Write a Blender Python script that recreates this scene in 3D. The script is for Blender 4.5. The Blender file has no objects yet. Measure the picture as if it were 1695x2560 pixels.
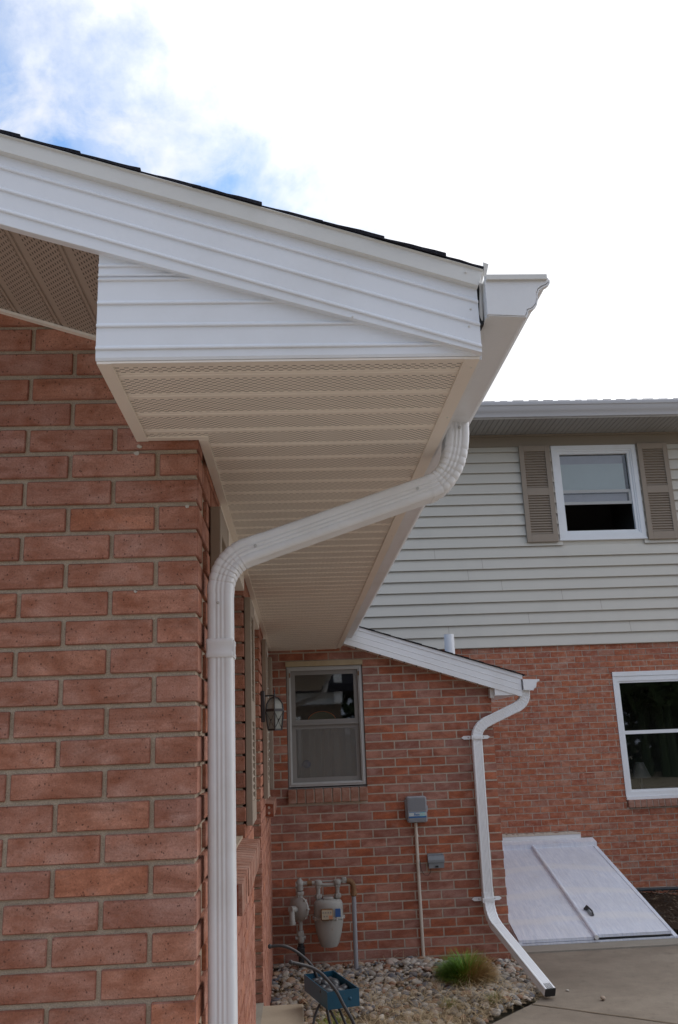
import bpy, math, random
import numpy as np
from mathutils import Vector, Matrix
R = math.radians
rnd = random.Random(7)
scn = bpy.context.scene
COL = scn.collection

# ------------------------------------------------------------------ camera
cam_d = bpy.data.cameras.new("camera"); cam = bpy.data.objects.new("camera", cam_d); COL.objects.link(cam)
right = Vector((0.9981, -0.0498, -0.0375)); down = Vector((-0.0234, 0.2579, -0.9659)); fwd = Vector((0.0578, 0.9649, 0.2563))
fwd.normalize(); right = (right - fwd*right.dot(fwd)).normalized(); up = right.cross(fwd)
cam.matrix_world = Matrix(((right.x, up.x, -fwd.x, 0), (right.y, up.y, -fwd.y, 0), (right.z, up.z, -fwd.z, 1.65), (0, 0, 0, 1)))
cam_d.sensor_fit = 'VERTICAL'; cam_d.sensor_height = 36; cam_d.lens = 30.614
cam_d.clip_start = 0.05; cam_d.clip_end = 500
scn.camera = cam
scn.view_settings.view_transform = 'Standard'; scn.view_settings.look = 'None'
scn.view_settings.exposure = -0.27; scn.view_settings.gamma = 1.0
scn.render.resolution_x = 678; scn.render.resolution_y = 1024

# ------------------------------------------------------------------ sky and sun
SUN_EL, SUN_AZ = 50, 50          # azimuth clockwise from +Y (ahead, to the right, behind thin cloud)
world = bpy.data.worlds.new("World"); scn.world = world; world.use_nodes = True
nt = world.node_tree; nt.nodes.clear()
def wn(t, **k):
    n = nt.nodes.new(t)
    for a, b in k.items(): setattr(n, a, b)
    return n
out = wn('ShaderNodeOutputWorld'); bg = wn('ShaderNodeBackground'); bg.inputs[1].default_value = 0.1
sky = wn('ShaderNodeTexSky', sky_type='NISHITA', sun_disc=False)
sky.sun_elevation = R(SUN_EL); sky.sun_rotation = R(SUN_AZ); sky.air_density = 1.0; sky.dust_density = 1.0; sky.ozone_density = 1.5
tc = wn('ShaderNodeTexCoord')
dot = wn('ShaderNodeVectorMath', operation='DOT_PRODUCT'); dot.inputs[1].default_value = (-0.6567, 0.4225, -0.6247)
nt.links.new(tc.outputs['Generated'], dot.inputs[0])
nz = wn('ShaderNodeTexNoise'); nz.inputs['Scale'].default_value = 5.0; nz.inputs['Detail'].default_value = 9; nz.inputs['Roughness'].default_value = 0.58; nz.inputs['Distortion'].default_value = 0.25
nt.links.new(tc.outputs['Generated'], nz.inputs['Vector'])
nz2 = wn('ShaderNodeTexNoise'); nz2.inputs['Scale'].default_value = 17; nz2.inputs['Detail'].default_value = 8; nz2.inputs['Roughness'].default_value = 0.6
nt.links.new(tc.outputs['Generated'], nz2.inputs['Vector'])
def wm(op, a, b=None, c=None, clamp=False):
    n = wn('ShaderNodeMath', operation=op); n.use_clamp = clamp
    for i, v in enumerate((a, b, c)):
        if v is None: continue
        if isinstance(v, (int, float)): n.inputs[i].default_value = v
        else: nt.links.new(v, n.inputs[i])
    return n.outputs[0]
s1 = wm('MULTIPLY', wm('SUBTRACT', nz.outputs['Fac'], 0.5), 0.40)
s2 = wm('MULTIPLY', wm('SUBTRACT', nz2.outputs['Fac'], 0.5), 0.22)
edge = wm('ADD', wm('ADD', wm('ADD', dot.outputs['Value'], 0.095), s1), s2)
# the open patch of sky is a band along the cloud edge; beyond it clouds close again
open_ = wm('MULTIPLY', wm('SUBTRACT', edge, 0.0), 5.0, clamp=True)
close = wm('SUBTRACT', 1.0, wm('MULTIPLY', wm('SUBTRACT', edge, 0.42), 4.0, clamp=True))
nz3 = wn('ShaderNodeTexNoise'); nz3.inputs['Scale'].default_value = 11; nz3.inputs['Detail'].default_value = 9; nz3.inputs['Roughness'].default_value = 0.62; nz3.inputs['Distortion'].default_value = 0.5
nt.links.new(tc.outputs['Generated'], nz3.inputs['Vector'])
wisp = wm('ADD', wm('MULTIPLY', wm('SUBTRACT', nz3.outputs['Fac'], 0.40), 3.2), 0.62, clamp=True)
sepg = wn('ShaderNodeSeparateXYZ'); nt.links.new(tc.outputs['Generated'], sepg.inputs[0])
gate = wm('MULTIPLY', wm('SUBTRACT', 0.15, sepg.outputs[0]), 7.0, clamp=True)   # the gap in the cloud lies to the left
mask = wm('MULTIPLY', wm('MULTIPLY', wm('MULTIPLY', wm('MULTIPLY', open_, close), 0.98), wisp), gate)
thin = wm('SUBTRACT', 1.0, wm('MULTIPLY', wm('MULTIPLY', wm('ADD', edge, 0.22), 3.0, clamp=True), 0.42))
mix = wn('ShaderNodeMix', data_type='RGBA')
nt.links.new(mask, mix.inputs['Factor'])
cl = wn('ShaderNodeMix', data_type='RGBA')
cl.inputs[6].default_value = (11.0, 11.2, 11.9, 1); cl.inputs[7].default_value = (14.5, 14.6, 15.0, 1)
nt.links.new(nz.outputs['Fac'], cl.inputs['Factor'])
skyb = wn('ShaderNodeMix', data_type='RGBA', blend_type='MULTIPLY'); skyb.inputs['Factor'].default_value = 1.0
nt.links.new(sky.outputs[0], skyb.inputs[6]); skyb.inputs[7].default_value = (1.85, 2.4, 2.75, 1)
sepw = wn('ShaderNodeSeparateXYZ'); nt.links.new(tc.outputs['Generated'], sepw.inputs[0])
# clouds are brighter where the sun stands behind them (ahead and to the right) and duller behind the camera
lit = wm('ADD', wm('MULTIPLY', sepw.outputs[1], 0.75), wm('MULTIPLY', sepw.outputs[0], 0.35))
lit = wm('MULTIPLY', wm('ADD', lit, 0.45), 1.0, clamp=True)
tint = wn('ShaderNodeMix', data_type='RGBA'); tint.inputs[6].default_value = (0.58, 0.64, 0.76, 1); tint.inputs[7].default_value = (1.75, 1.75, 1.75, 1); nt.links.new(lit, tint.inputs['Factor'])
clb = wn('ShaderNodeVectorMath', operation='MULTIPLY'); nt.links.new(cl.outputs[2], clb.inputs[0]); nt.links.new(tint.outputs[2], clb.inputs[1])
cls = wn('ShaderNodeVectorMath', operation='SCALE'); nt.links.new(clb.outputs[0], cls.inputs[0]); nt.links.new(thin, cls.inputs['Scale'])
nt.links.new(cls.outputs[0], mix.inputs[6]); nt.links.new(skyb.outputs[2], mix.inputs[7])
nt.links.new(mix.outputs[2], bg.inputs[0]); nt.links.new(bg.outputs[0], out.inputs[0])

sd = bpy.data.lights.new("sun", 'SUN'); sd.energy = 0.8; sd.angle = R(25); sd.color = (1.0, 0.965, 0.92)
sun = bpy.data.objects.new("sun", sd); COL.objects.link(sun)
az, el = R(SUN_AZ), R(SUN_EL)
sdir = Vector((math.sin(az)*math.cos(el), math.cos(az)*math.cos(el), math.sin(el)))
sun.rotation_euler = (-sdir).to_track_quat('-Z', 'Y').to_euler()

# ------------------------------------------------------------------ materials
class NT:
    def __init__(s, name):
        s.m = bpy.data.materials.new(name); s.m.use_nodes = True; s.t = s.m.node_tree
        s.b = s.t.nodes['Principled BSDF']; s.o = s.t.nodes['Material Output']
    def n(s, t, **k):
        x = s.t.nodes.new(t)
        for a, b in k.items(): setattr(x, a, b)
        return x
    def l(s, a, b): s.t.links.new(a, b)
    def math(s, op, a, b=None, c=None, clamp=False):
        x = s.n('ShaderNodeMath', operation=op); x.use_clamp = clamp
        for i, v in enumerate((a, b, c)):
            if v is None: continue
            if isinstance(v, (int, float)): x.inputs[i].default_value = v
            else: s.l(v, x.inputs[i])
        return x.outputs[0]
    def mix(s, f, a, b, mode='MIX'):
        x = s.n('ShaderNodeMix', data_type='RGBA', blend_type=mode)
        for i, v in ((0, f), (6, a), (7, b)):
            if isinstance(v, (int, float)): x.inputs[i].default_value = v
            elif isinstance(v, tuple): x.inputs[i].default_value = (*v[:3], 1)
            else: s.l(v, x.inputs[i])
        return x.outputs[2]
    def noise(s, scale, detail=4, rough=0.5, vec=None, dist=0.0):
        x = s.n('ShaderNodeTexNoise'); x.inputs['Scale'].default_value = scale; x.inputs['Detail'].default_value = detail
        x.inputs['Roughness'].default_value = rough; x.inputs['Distortion'].default_value = dist
        s.l(vec if vec else s.co(), x.inputs['Vector']); return x.outputs['Fac']
    def co(s):
        if not hasattr(s, '_c'): s._c = s.n('ShaderNodeTexCoord').outputs['Object']
        return s._c
    def scaled(s, v):
        x = s.n('ShaderNodeVectorMath', operation='MULTIPLY'); s.l(s.co(), x.inputs[0]); x.inputs[1].default_value = v; return x.outputs[0]
    def ramp(s, f, stops):
        x = s.n('ShaderNodeValToRGB'); e = x.color_ramp.elements
        while len(e) < len(stops): e.new(0.5)
        for i, (p, c) in enumerate(stops): e[i].position = p; e[i].color = (*c, 1) if len(c) == 3 else c
        s.l(f, x.inputs[0]); return x.outputs[0]
    def bump(s, h, strength=0.3, dist=0.002):
        x = s.n('ShaderNodeBump'); x.inputs['Strength'].default_value = strength; x.inputs['Distance'].default_value = dist
        s.l(h, x.inputs['Height']); s.l(x.outputs[0], s.b.inputs['Normal'])
    def attr(s, name):
        x = s.n('ShaderNodeAttribute'); x.attribute_name = name; return x
    def set(s, color=None, rough=None, metal=None, spec=None):
        if color is not None:
            if isinstance(color, tuple): s.b.inputs['Base Color'].default_value = (*color, 1)
            else: s.l(color, s.b.inputs['Base Color'])
        if rough is not None:
            if isinstance(rough, (int, float)): s.b.inputs['Roughness'].default_value = rough
            else: s.l(rough, s.b.inputs['Roughness'])
        if metal is not None: s.b.inputs['Metallic'].default_value = metal
        if spec is not None: s.b.inputs['Specular IOR Level'].default_value = spec

def painted(name, color, rough=0.45, var=0.06, scale=6, bumpd=0.0006, dirt=None, spec=0.4, wave=0.0):
    a = NT(name); f = a.noise(scale, 5, 0.6); dk = tuple(c*(1-var*2.2) for c in color)
    c = a.mix(f, color, dk)
    if dirt:
        g = a.noise(2.3, 6, 0.65); g2 = a.ramp(g, [(0.52, (0, 0, 0)), (0.75, (1, 1, 1))]); c = a.mix(a.math('MULTIPLY', g2, dirt[1]), c, dirt[0])
    a.set(c, rough, spec=spec)
    a.bump(a.math('ADD', a.math('MULTIPLY', a.noise(7, 3, 0.5), 4.0*wave), a.noise(60, 3, 0.5)), 0.25, bumpd*(1+wave))
    return a.m

def brick_mat(name, stops, speck=0.6, speck_scale=90, blotch=(0.30, 0.10, 0.05), pale=(0.50, 0.32, 0.26), mottle=False):
    a = NT(name); r = a.attr('tone').outputs['Fac']
    base = a.ramp(r, stops)
    n1 = a.noise(14, 6, 0.65); base = a.mix(a.ramp(n1, [(0.42, (0, 0, 0)), (0.72, (0.75, 0.75, 0.75))]), base, blotch)
    n2 = a.noise(9, 4, 0.6, a.scaled((1.3, 1.3, 2.2))); base = a.mix(a.ramp(n2, [(0.5, (0, 0, 0)), (0.8, (0.6, 0.6, 0.6))]), base, pale)
    n3 = a.noise(5.5, 5, 0.7, a.scaled((1, 1, 3.0)), 0.8); base = a.mix(a.ramp(n3, [(0.40, (0, 0, 0)), (0.66, (0.7, 0.7, 0.7))]), base, tuple(x*0.72 for x in blotch))
    if mottle:
        m1 = a.noise(26, 5, 0.7); base = a.mix(a.ramp(m1, [(0.52, (0, 0, 0)), (0.68, (0.6, 0.6, 0.6))]), base, pale)
        m2 = a.noise(19, 5, 0.7, a.scaled((1, 1, 1.7))); base = a.mix(a.ramp(m2, [(0.52, (0, 0, 0)), (0.68, (0.6, 0.6, 0.6))]), base, (0.50, 0.16, 0.07))
        m3 = a.noise(33, 4, 0.7, a.scaled((1.2, 1, 1.2))); base = a.mix(a.ramp(m3, [(0.58, (0, 0, 0)), (0.70, (0.6, 0.6, 0.6))]), base, (0.19, 0.10, 0.085))
    fine = a.noise(260, 3, 0.7); base = a.mix(0.5, base, a.ramp(fine, [(0.3, (0.55, 0.55, 0.55)), (0.7, (1.35, 1.3, 1.3))]), 'MULTIPLY')
    v = a.n('ShaderNodeTexVoronoi'); v.inputs['Scale'].default_value = speck_scale; a.l(a.scaled((1, 1, 0.8)), v.inputs['Vector'])
    v2 = a.n('ShaderNodeTexVoronoi'); v2.inputs['Scale'].default_value = speck_scale*2.1; a.l(a.scaled((1, 1, 0.9)), v2.inputs['Vector'])
    sp = a.math('MAXIMUM', a.math('LESS_THAN', v.outputs['Distance'], 0.17), a.math('MULTIPLY', a.math('LESS_THAN', v2.outputs['Distance'], 0.22), 0.55))
    gate = a.math('GREATER_THAN', a.noise(38, 2, 0.5), 0.47)
    sp = a.math('MULTIPLY', sp, a.math('MULTIPLY', gate, speck)); base = a.mix(sp, base, (0.045, 0.022, 0.018))
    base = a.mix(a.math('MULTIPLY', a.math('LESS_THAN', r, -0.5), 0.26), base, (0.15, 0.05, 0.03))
    a.set(base, 0.85, spec=0.25)
    h = a.math('ADD', a.math('MULTIPLY', a.noise(180, 4, 0.7), 0.6), a.math('MULTIPLY', a.noise(30, 4, 0.6), 0.7))
    h = a.math('SUBTRACT', h, a.math('MULTIPLY', sp, 0.8)); a.bump(h, 0.8, 0.0016)
    return a.m

M = {}
M['brick_near'] = brick_mat('brick_near', [(0.0, (0.40, 0.205, 0.158)), (0.35, (0.46, 0.235, 0.172)), (0.7, (0.49, 0.24, 0.17)), (0.9, (0.50, 0.235, 0.155)), (1.0, (0.50, 0.205, 0.12))])
M['brick_far'] = brick_mat('brick_far', [(0.0, (0.37, 0.21, 0.175)), (0.4, (0.46, 0.24, 0.185)), (0.62, (0.49, 0.235, 0.165)), (0.85, (0.49, 0.155, 0.075)), (1.0, (0.37, 0.155, 0.105))], 0.3, 60, (0.27, 0.085, 0.05))
M['brick_house'] = brick_mat('brick_house', [(0.0, (0.33, 0.135, 0.09)), (0.3, (0.43, 0.165, 0.095)), (0.6, (0.48, 0.18, 0.09)), (0.85, (0.50, 0.245, 0.16)), (1.0, (0.38, 0.24, 0.18))], 0.35, 55, (0.36, 0.09, 0.045), (0.62, 0.42, 0.33), mottle=True)
M['brick_core'] = brick_mat('brick_core', [(0.0, (0.22, 0.045, 0.02)), (1.0, (0.24, 0.05, 0.022))], 0.4)
M['brick_sill'] = brick_mat('brick_sill', [(0.0, (0.36, 0.23, 0.18)), (1.0, (0.43, 0.25, 0.19))], 0.5)
def mortar(name, c):
    a = NT(name); f = a.noise(45, 6, 0.7); g = a.noise(300, 2, 0.6)
    base = a.mix(f, tuple(x*0.7 for x in c), tuple(x*1.2 for x in c)); base = a.mix(0.5, base, a.ramp(g, [(0.3, (0.6, 0.6, 0.6)), (0.7, (1.3, 1.3, 1.3))]), 'MULTIPLY')
    a.set(base, 0.95, spec=0.15); a.bump(a.math('ADD', f, g), 0.9, 0.003); return a.m
M['mortar_near'] = mortar('mortar_near', (0.45, 0.36, 0.27))
M['mortar_far'] = mortar('mortar_far', (0.55, 0.48, 0.40))
M['white_siding'] = painted('white_siding', (0.80, 0.82, 0.86), 0.42, 0.03, 3, dirt=((0.55, 0.54, 0.52), 0.28), wave=0.8)
M['white_metal'] = painted('white_metal', (0.77, 0.775, 0.79), 0.33, 0.05, 8, dirt=((0.50, 0.46, 0.40), 0.45), wave=1.2)
M['far_white'] = painted('far_white', (0.84, 0.855, 0.87), 0.4, 0.04, 4, dirt=((0.60, 0.57, 0.52), 0.3), wave=0.8)
M['almond'] = painted('almond', (0.87, 0.80, 0.72), 0.45, 0.03, 5, dirt=((0.50, 0.43, 0.36), 0.2))
M['drip'] = painted('drip', (0.70, 0.69, 0.66), 0.4, 0.06, 7, dirt=((0.42, 0.38, 0.3), 0.3))
M['taupe'] = painted('taupe', (0.34, 0.275, 0.215), 0.6, 0.06, 8)
M['brown_trim'] = painted('brown_trim', (0.16, 0.115, 0.08), 0.6, 0.05, 8)
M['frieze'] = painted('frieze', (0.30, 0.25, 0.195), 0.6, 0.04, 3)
M['siding'] = painted('siding', (0.645, 0.61, 0.535), 0.55, 0.04, 1.2, dirt=((0.50, 0.47, 0.42), 0.3))
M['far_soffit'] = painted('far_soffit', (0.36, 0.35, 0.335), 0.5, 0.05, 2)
M['far_gutter'] = painted('far_gutter', (0.55, 0.545, 0.56), 0.35, 0.05, 2)
M['grey_plastic'] = painted('grey_plastic', (0.30, 0.31, 0.335), 0.5, 0.05, 12)
M['grey_metal'] = painted('grey_metal', (0.22, 0.24, 0.26), 0.4, 0.06, 12)
M['label_white'] = painted('label_white', (0.50, 0.55, 0.56), 0.5, 0.02)
M['label_blue'] = painted('label_blue', (0.03, 0.14, 0.36), 0.5, 0.02)
M['label_green'] = painted('label_green', (0.32, 0.60, 0.58), 0.5, 0.02)
M['conduit'] = painted('conduit', (0.62, 0.56, 0.48), 0.5, 0.06, 9)
M['pvc'] = painted('pvc', (0.84, 0.85, 0.87), 0.35, 0.02)
M['black'] = painted('black', (0.02, 0.02, 0.022), 0.5, 0.1)
M['dark_metal'] = painted('dark_metal', (0.055, 0.052, 0.055), 0.38, 0.15, 20)
M['hose'] = painted('hose', (0.05, 0.055, 0.06), 0.6, 0.1)
M['alu'] = painted('alu', (0.50, 0.50, 0.49), 0.45, 0.05, 6, dirt=((0.36, 0.32, 0.26), 0.4))
M['sash'] = painted('sash', (0.25, 0.235, 0.22), 0.5, 0.06, 6)
M['wood_cap'] = painted('wood_cap', (0.50, 0.40, 0.25), 0.7, 0.12, 9, dirt=((0.26, 0.15, 0.07), 0.7))
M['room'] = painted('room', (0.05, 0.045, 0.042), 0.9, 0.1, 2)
M['curtain'] = painted('curtain', (0.80, 0.72, 0.62), 0.9, 0.08, 5)
M['blind'] = painted('blind', (0.80, 0.86, 0.87), 0.8, 0.05, 5)
M['blind_mauve'] = painted('blind_mauve', (0.66, 0.62, 0.70), 0.8, 0.10, 9)
M['blue_toy'] = painted('blue_toy', (0.04, 0.12, 0.5), 0.5, 0.05)
M['orange'] = painted('orange', (0.55, 0.16, 0.05), 0.5, 0.05)
M['green_glass'] = painted('green_glass', (0.07, 0.09, 0.05), 0.5, 0.05)
M['dial_face'] = painted('dial_face', (0.52, 0.46, 0.33), 0.5, 0.08, 30)
M['orange_tag'] = painted('orange_tag', (0.55, 0.25, 0.14), 0.5, 0.08, 30)
M['rust'] = painted('rust', (0.25, 0.13, 0.06), 0.8, 0.2, 30)
M['blue_tag'] = painted('blue_tag', (0.04, 0.12, 0.33), 0.5, 0.05)
M['pebble'] = painted('pebble', (0.045, 0.05, 0.058), 0.40, 0.15, 25)
M['caulk'] = painted('caulk', (0.55, 0.50, 0.43), 0.7, 0.1, 20)

def mk():
    a = NT('meter_paint'); c = a.mix(a.noise(12, 6, 0.65), (0.36, 0.35, 0.32), (0.27, 0.265, 0.245))
    s = a.ramp(a.noise(22, 6, 0.7), [(0.58, (0, 0, 0)), (0.72, (1, 1, 1))]); c = a.mix(a.math('MULTIPLY', s, 0.7), c, (0.22, 0.12, 0.06))
    a.set(c, 0.55); a.bump(a.noise(70, 4, 0.6), 0.4, 0.001); M['meter_paint'] = a.m
    a = NT('blue_paint'); c = a.mix(a.noise(10, 6, 0.6), (0.008, 0.085, 0.145), (0.006, 0.055, 0.10))
    s = a.ramp(a.noise(30, 6, 0.8), [(0.62, (0, 0, 0)), (0.66, (1, 1, 1))]); c = a.mix(a.math('MULTIPLY', s, 0.6), c, (0.10, 0.06, 0.05))
    a.set(c, 0.45); a.bump(a.noise(50, 4, 0.6), 0.4, 0.001); M['blue_paint'] = a.m
    a = NT('shingles'); v = a.noise(350, 2, 0.8); c = a.ramp(v, [(0.3, (0.008, 0.008, 0.012)), (0.6, (0.03, 0.03, 0.04)), (0.8, (0.09, 0.09, 0.11))])
    a.set(c, 0.95, spec=0.2); a.bump(v, 1.0, 0.004); M['shingles'] = a.m
    # concrete
    a = NT('concrete'); n1 = a.noise(0.9, 7, 0.62); n2 = a.noise(7, 6, 0.7); n3 = a.noise(160, 3, 0.7)
    c = a.mix(a.ramp(n1, [(0.32, (0, 0, 0)), (0.68, (1, 1, 1))]), (0.185, 0.148, 0.115), (0.33, 0.28, 0.22)); c = a.mix(a.ramp(a.noise(14, 5, 0.75), [(0.60, (0, 0, 0)), (0.70, (0.5, 0.5, 0.5))]), c, (0.13, 0.10, 0.075)); c = a.mix(a.ramp(n2, [(0.35, (0, 0, 0)), (0.8, (0.7, 0.7, 0.7))]), c, (0.17, 0.142, 0.112))
    c = a.mix(0.5, c, a.ramp(n3, [(0.25, (0.6, 0.6, 0.6)), (0.75, (1.35, 1.35, 1.35))]), 'MULTIPLY')
    a.set(c, 0.9, spec=0.2); a.bump(a.math('ADD', n3, n2), 0.5, 0.002); M['concrete'] = a.m
    a = NT('pale_concrete'); n2 = a.noise(9, 6, 0.7); n3 = a.noise(200, 3, 0.7)
    c = a.mix(n2, (0.42, 0.345, 0.26), (0.36, 0.295, 0.22)); c = a.mix(0.35, c, a.ramp(n3, [(0.25, (0.7, 0.7, 0.7)), (0.75, (1.25, 1.25, 1.25))]), 'MULTIPLY')
    a.set(c, 0.85, spec=0.25); a.bump(n3, 0.4, 0.0015); M['pale_concrete'] = a.m
    a = NT('bounce_concrete'); n2 = a.noise(1.5, 6, 0.7); a.set(a.mix(n2, (0.58, 0.50, 0.41), (0.50, 0.43, 0.35)), 0.9); M['bounce_concrete'] = a.m
    a = NT('curb_concrete'); n2 = a.noise(6, 6, 0.7); n3 = a.noise(120, 3, 0.7)
    c = a.mix(n2, (0.34, 0.31, 0.26), (0.24, 0.21, 0.17)); c = a.mix(0.4, c, a.ramp(n3, [(0.25, (0.6, 0.6, 0.6)), (0.75, (1.25, 1.25, 1.25))]), 'MULTIPLY')
    a.set(c, 0.9); a.bump(n3, 0.5, 0.002); M['curb_concrete'] = a.m
    a = NT('soil'); n1 = a.noise(18, 7, 0.7); n2 = a.noise(120, 4, 0.8)
    c = a.mix(n1, (0.14, 0.10, 0.065), (0.27, 0.21, 0.14)); c = a.mix(0.6, c, a.ramp(n2, [(0.3, (0.45, 0.45, 0.45)), (0.7, (1.4, 1.35, 1.3))]), 'MULTIPLY')
    a.set(c, 0.95, spec=0.1); a.bump(n2, 1.0, 0.01); M['soil'] = a.m
    a = NT('mulch'); n1 = a.noise(10, 7, 0.75); n2 = a.noise(70, 4, 0.8, a.scaled((1, 2.5, 1)))
    c = a.mix(n1, (0.035, 0.024, 0.017), (0.10, 0.07, 0.05)); c = a.mix(0.7, c, a.ramp(n2, [(0.3, (0.35, 0.35, 0.35)), (0.75, (1.9, 1.7, 1.5))]), 'MULTIPLY')
    a.set(c, 0.95, spec=0.1); a.bump(n2, 1.0, 0.02); M['mulch'] = a.m
    a = NT('ground'); n1 = a.noise(0.35, 6, 0.6); n2 = a.noise(40, 5, 0.8)
    c = a.mix(n1, (0.36, 0.31, 0.22), (0.44, 0.37, 0.27)); c = a.mix(0.5, c, a.ramp(n2, [(0.3, (0.5, 0.5, 0.5)), (0.7, (1.4, 1.4, 1.4))]), 'MULTIPLY')
    a.set(c, 0.95, spec=0.1); M['ground'] = a.m
    # stones with a tone per stone
    a = NT('river_stone'); r = a.attr('tone').outputs['Fac']
    c = a.ramp(r, [(0.0, (0.10, 0.105, 0.125)), (0.2, (0.22, 0.215, 0.21)), (0.4, (0.34, 0.30, 0.25)), (0.6, (0.52, 0.48, 0.43)), (0.78, (0.33, 0.22, 0.14)), (0.88, (0.23, 0.10, 0.06)), (1.0, (0.60, 0.56, 0.50))])
    n = a.noise(45, 5, 0.7); c = a.mix(0.5, c, a.ramp(n, [(0.25, (0.55, 0.55, 0.55)), (0.75, (1.35, 1.33, 1.3))]), 'MULTIPLY')
    a.set(c, 0.7, spec=0.3); a.bump(n, 0.5, 0.002); M['river_stone'] = a.m
    a = NT('straw'); r = a.attr('tone').outputs['Fac']
    a.set(a.ramp(r, [(0.0, (0.22, 0.15, 0.08)), (0.5, (0.44, 0.33, 0.19)), (1.0, (0.58, 0.47, 0.31))]), 0.8, spec=0.2); M['straw'] = a.m
    a = NT('blade'); r = a.attr('tone').outputs['Fac']
    a.set(a.ramp(r, [(0.0, (0.05, 0.13, 0.015)), (0.35, (0.13, 0.26, 0.03)), (0.55, (0.26, 0.27, 0.055)), (0.75, (0.33, 0.16, 0.055)), (1.0, (0.46, 0.32, 0.15))]), 0.7, spec=0.25); M['blade'] = a.m
    a = NT('leaf'); r = a.attr('tone').outputs['Fac']
    a.set(a.ramp(r, [(0.0, (0.02, 0.045, 0.012)), (1.0, (0.05, 0.10, 0.025))]), 0.7); M['leaf'] = a.m
    a = NT('bark'); a.set(a.ramp(a.noise(9, 5, 0.7), [(0.3, (0.04, 0.03, 0.022)), (0.7, (0.10, 0.08, 0.06))]), 0.95); M['bark'] = a.m
    # chips in mulch
    a = NT('chip'); r = a.attr('tone').outputs['Fac']
    a.set(a.ramp(r, [(0.0, (0.03, 0.02, 0.014)), (0.6, (0.10, 0.07, 0.045)), (1.0, (0.24, 0.18, 0.12))]), 0.9); M['chip'] = a.m
    # worn painted steel of the bulkhead
    a = NT('worn_paint')
    st = a.noise(5, 6, 0.72, a.scaled((9, 1.1, 1)), 0.6); bl = a.noise(2.6, 5, 0.65)
    c = a.mix(a.ramp(st, [(0.32, (0, 0, 0)), (0.68, (1, 1, 1))]), (0.58, 0.62, 0.72), (0.80, 0.82, 0.87))
    c = a.mix(a.ramp(bl, [(0.4, (0, 0, 0)), (0.7, (0.5, 0.5, 0.5))]), c, (0.60, 0.60, 0.63))
    w = a.n('ShaderNodeTexWave'); w.bands_direction = 'Y'; w.inputs['Scale'].default_value = 0.62; w.inputs['Distortion'].default_value = 5.5; w.inputs['Detail'].default_value = 3; a.l(a.co(), w.inputs[0])
    c = a.mix(a.ramp(w.outputs['Fac'], [(0.80, (0, 0, 0)), (0.98, (0.45, 0.45, 0.45))]), c, (0.80, 0.79, 0.78))
    sp = a.ramp(a.noise(7, 7, 0.8), [(0.60, (0, 0, 0)), (0.75, (0.6, 0.6, 0.6))]); c = a.mix(sp, c, (0.44, 0.41, 0.36))
    a.set(c, 0.6, spec=0.3); a.bump(a.math('ADD', st, a.noise(3, 3, 0.5)), 0.35, 0.006); M['worn_paint'] = a.m
mk()

def perf_mat(name, color, along, across, period=0.108, phase=0.0, lo=0.21, hi=0.92, rp=0.0072, pp=0.0185):
    a = NT(name); sep = a.n('ShaderNodeSeparateXYZ'); a.l(a.co(), sep.inputs[0])
    p = sep.outputs[along]; q = sep.outputs[across]
    fr = a.math('FRACT', a.math('DIVIDE', a.math('SUBTRACT', q, phase), period))
    band = a.math('MULTIPLY', a.math('GREATER_THAN', fr, lo), a.math('LESS_THAN', fr, hi))
    ql = a.math('DIVIDE', a.math('MULTIPLY', a.math('SUBTRACT', fr, lo), period), rp)
    row = a.math('FLOOR', ql); rf = a.math('ABSOLUTE', a.math('SUBTRACT', a.math('FRACT', ql), 0.5))
    pf = a.math('ABSOLUTE', a.math('SUBTRACT', a.math('FRACT', a.math('ADD', a.math('DIVIDE', p, pp), a.math('MULTIPLY', row, 0.5))), 0.5))
    hole = a.math('MULTIPLY', a.math('LESS_THAN', rf, 0.20), a.math('LESS_THAN', pf, 0.25)); hole = a.math('MULTIPLY', hole, band)
    c = a.mix(a.noise(5, 4, 0.6), color, tuple(x*0.93 for x in color)); c = a.mix(a.math('MULTIPLY', hole, 0.90), c, (0.04, 0.033, 0.027))
    a.set(c, 0.5, spec=0.3); return a.m
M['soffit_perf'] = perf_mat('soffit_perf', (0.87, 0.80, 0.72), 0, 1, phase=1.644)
M['gable_perf_shaded'] = perf_mat('gable_perf_shaded', (0.42, 0.34, 0.285), 1, 0, phase=-0.02)  # darker colour stands in for the weaker bounce light under the gable
def glass_mat():
    a = NT('window_glass'); a.t.nodes.remove(a.b)
    tr = a.n('ShaderNodeBsdfTransparent'); tr.inputs[0].default_value = (0.92, 0.94, 0.93, 1); gl = a.n('ShaderNodeBsdfGlossy'); gl.inputs['Roughness'].default_value = 0.02
    fz = a.n('ShaderNodeFresnel'); fz.inputs[0].default_value = 1.5; mx = a.n('ShaderNodeMixShader')
    a.l(a.math('MULTIPLY', fz.outputs[0], 1.6, clamp=True), mx.inputs[0]); a.l(tr.outputs[0], mx.inputs[1]); a.l(gl.outputs[0], mx.inputs[2]); a.l(mx.outputs[0], a.o.inputs[0]); M['glass'] = a.m
    a = NT('lamp_glass'); a.set((0.55, 0.58, 0.55), 0.12); a.b.inputs['Transmission Weight'].default_value = 0.55; a.b.inputs['IOR'].default_value = 1.3; M['lamp_glass'] = a.m
    a = NT('screen'); a.t.nodes.remove(a.b); tr = a.n('ShaderNodeBsdfTransparent'); df = a.n('ShaderNodeBsdfDiffuse'); df.inputs[0].default_value = (0.26, 0.25, 0.24, 1)
    mx = a.n('ShaderNodeMixShader'); mx.inputs[0].default_value = 0.30; a.l(tr.outputs[0], mx.inputs[1]); a.l(df.outputs[0], mx.inputs[2]); a.l(mx.outputs[0], a.o.inputs[0]); M['screen'] = a.m
glass_mat()

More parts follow.
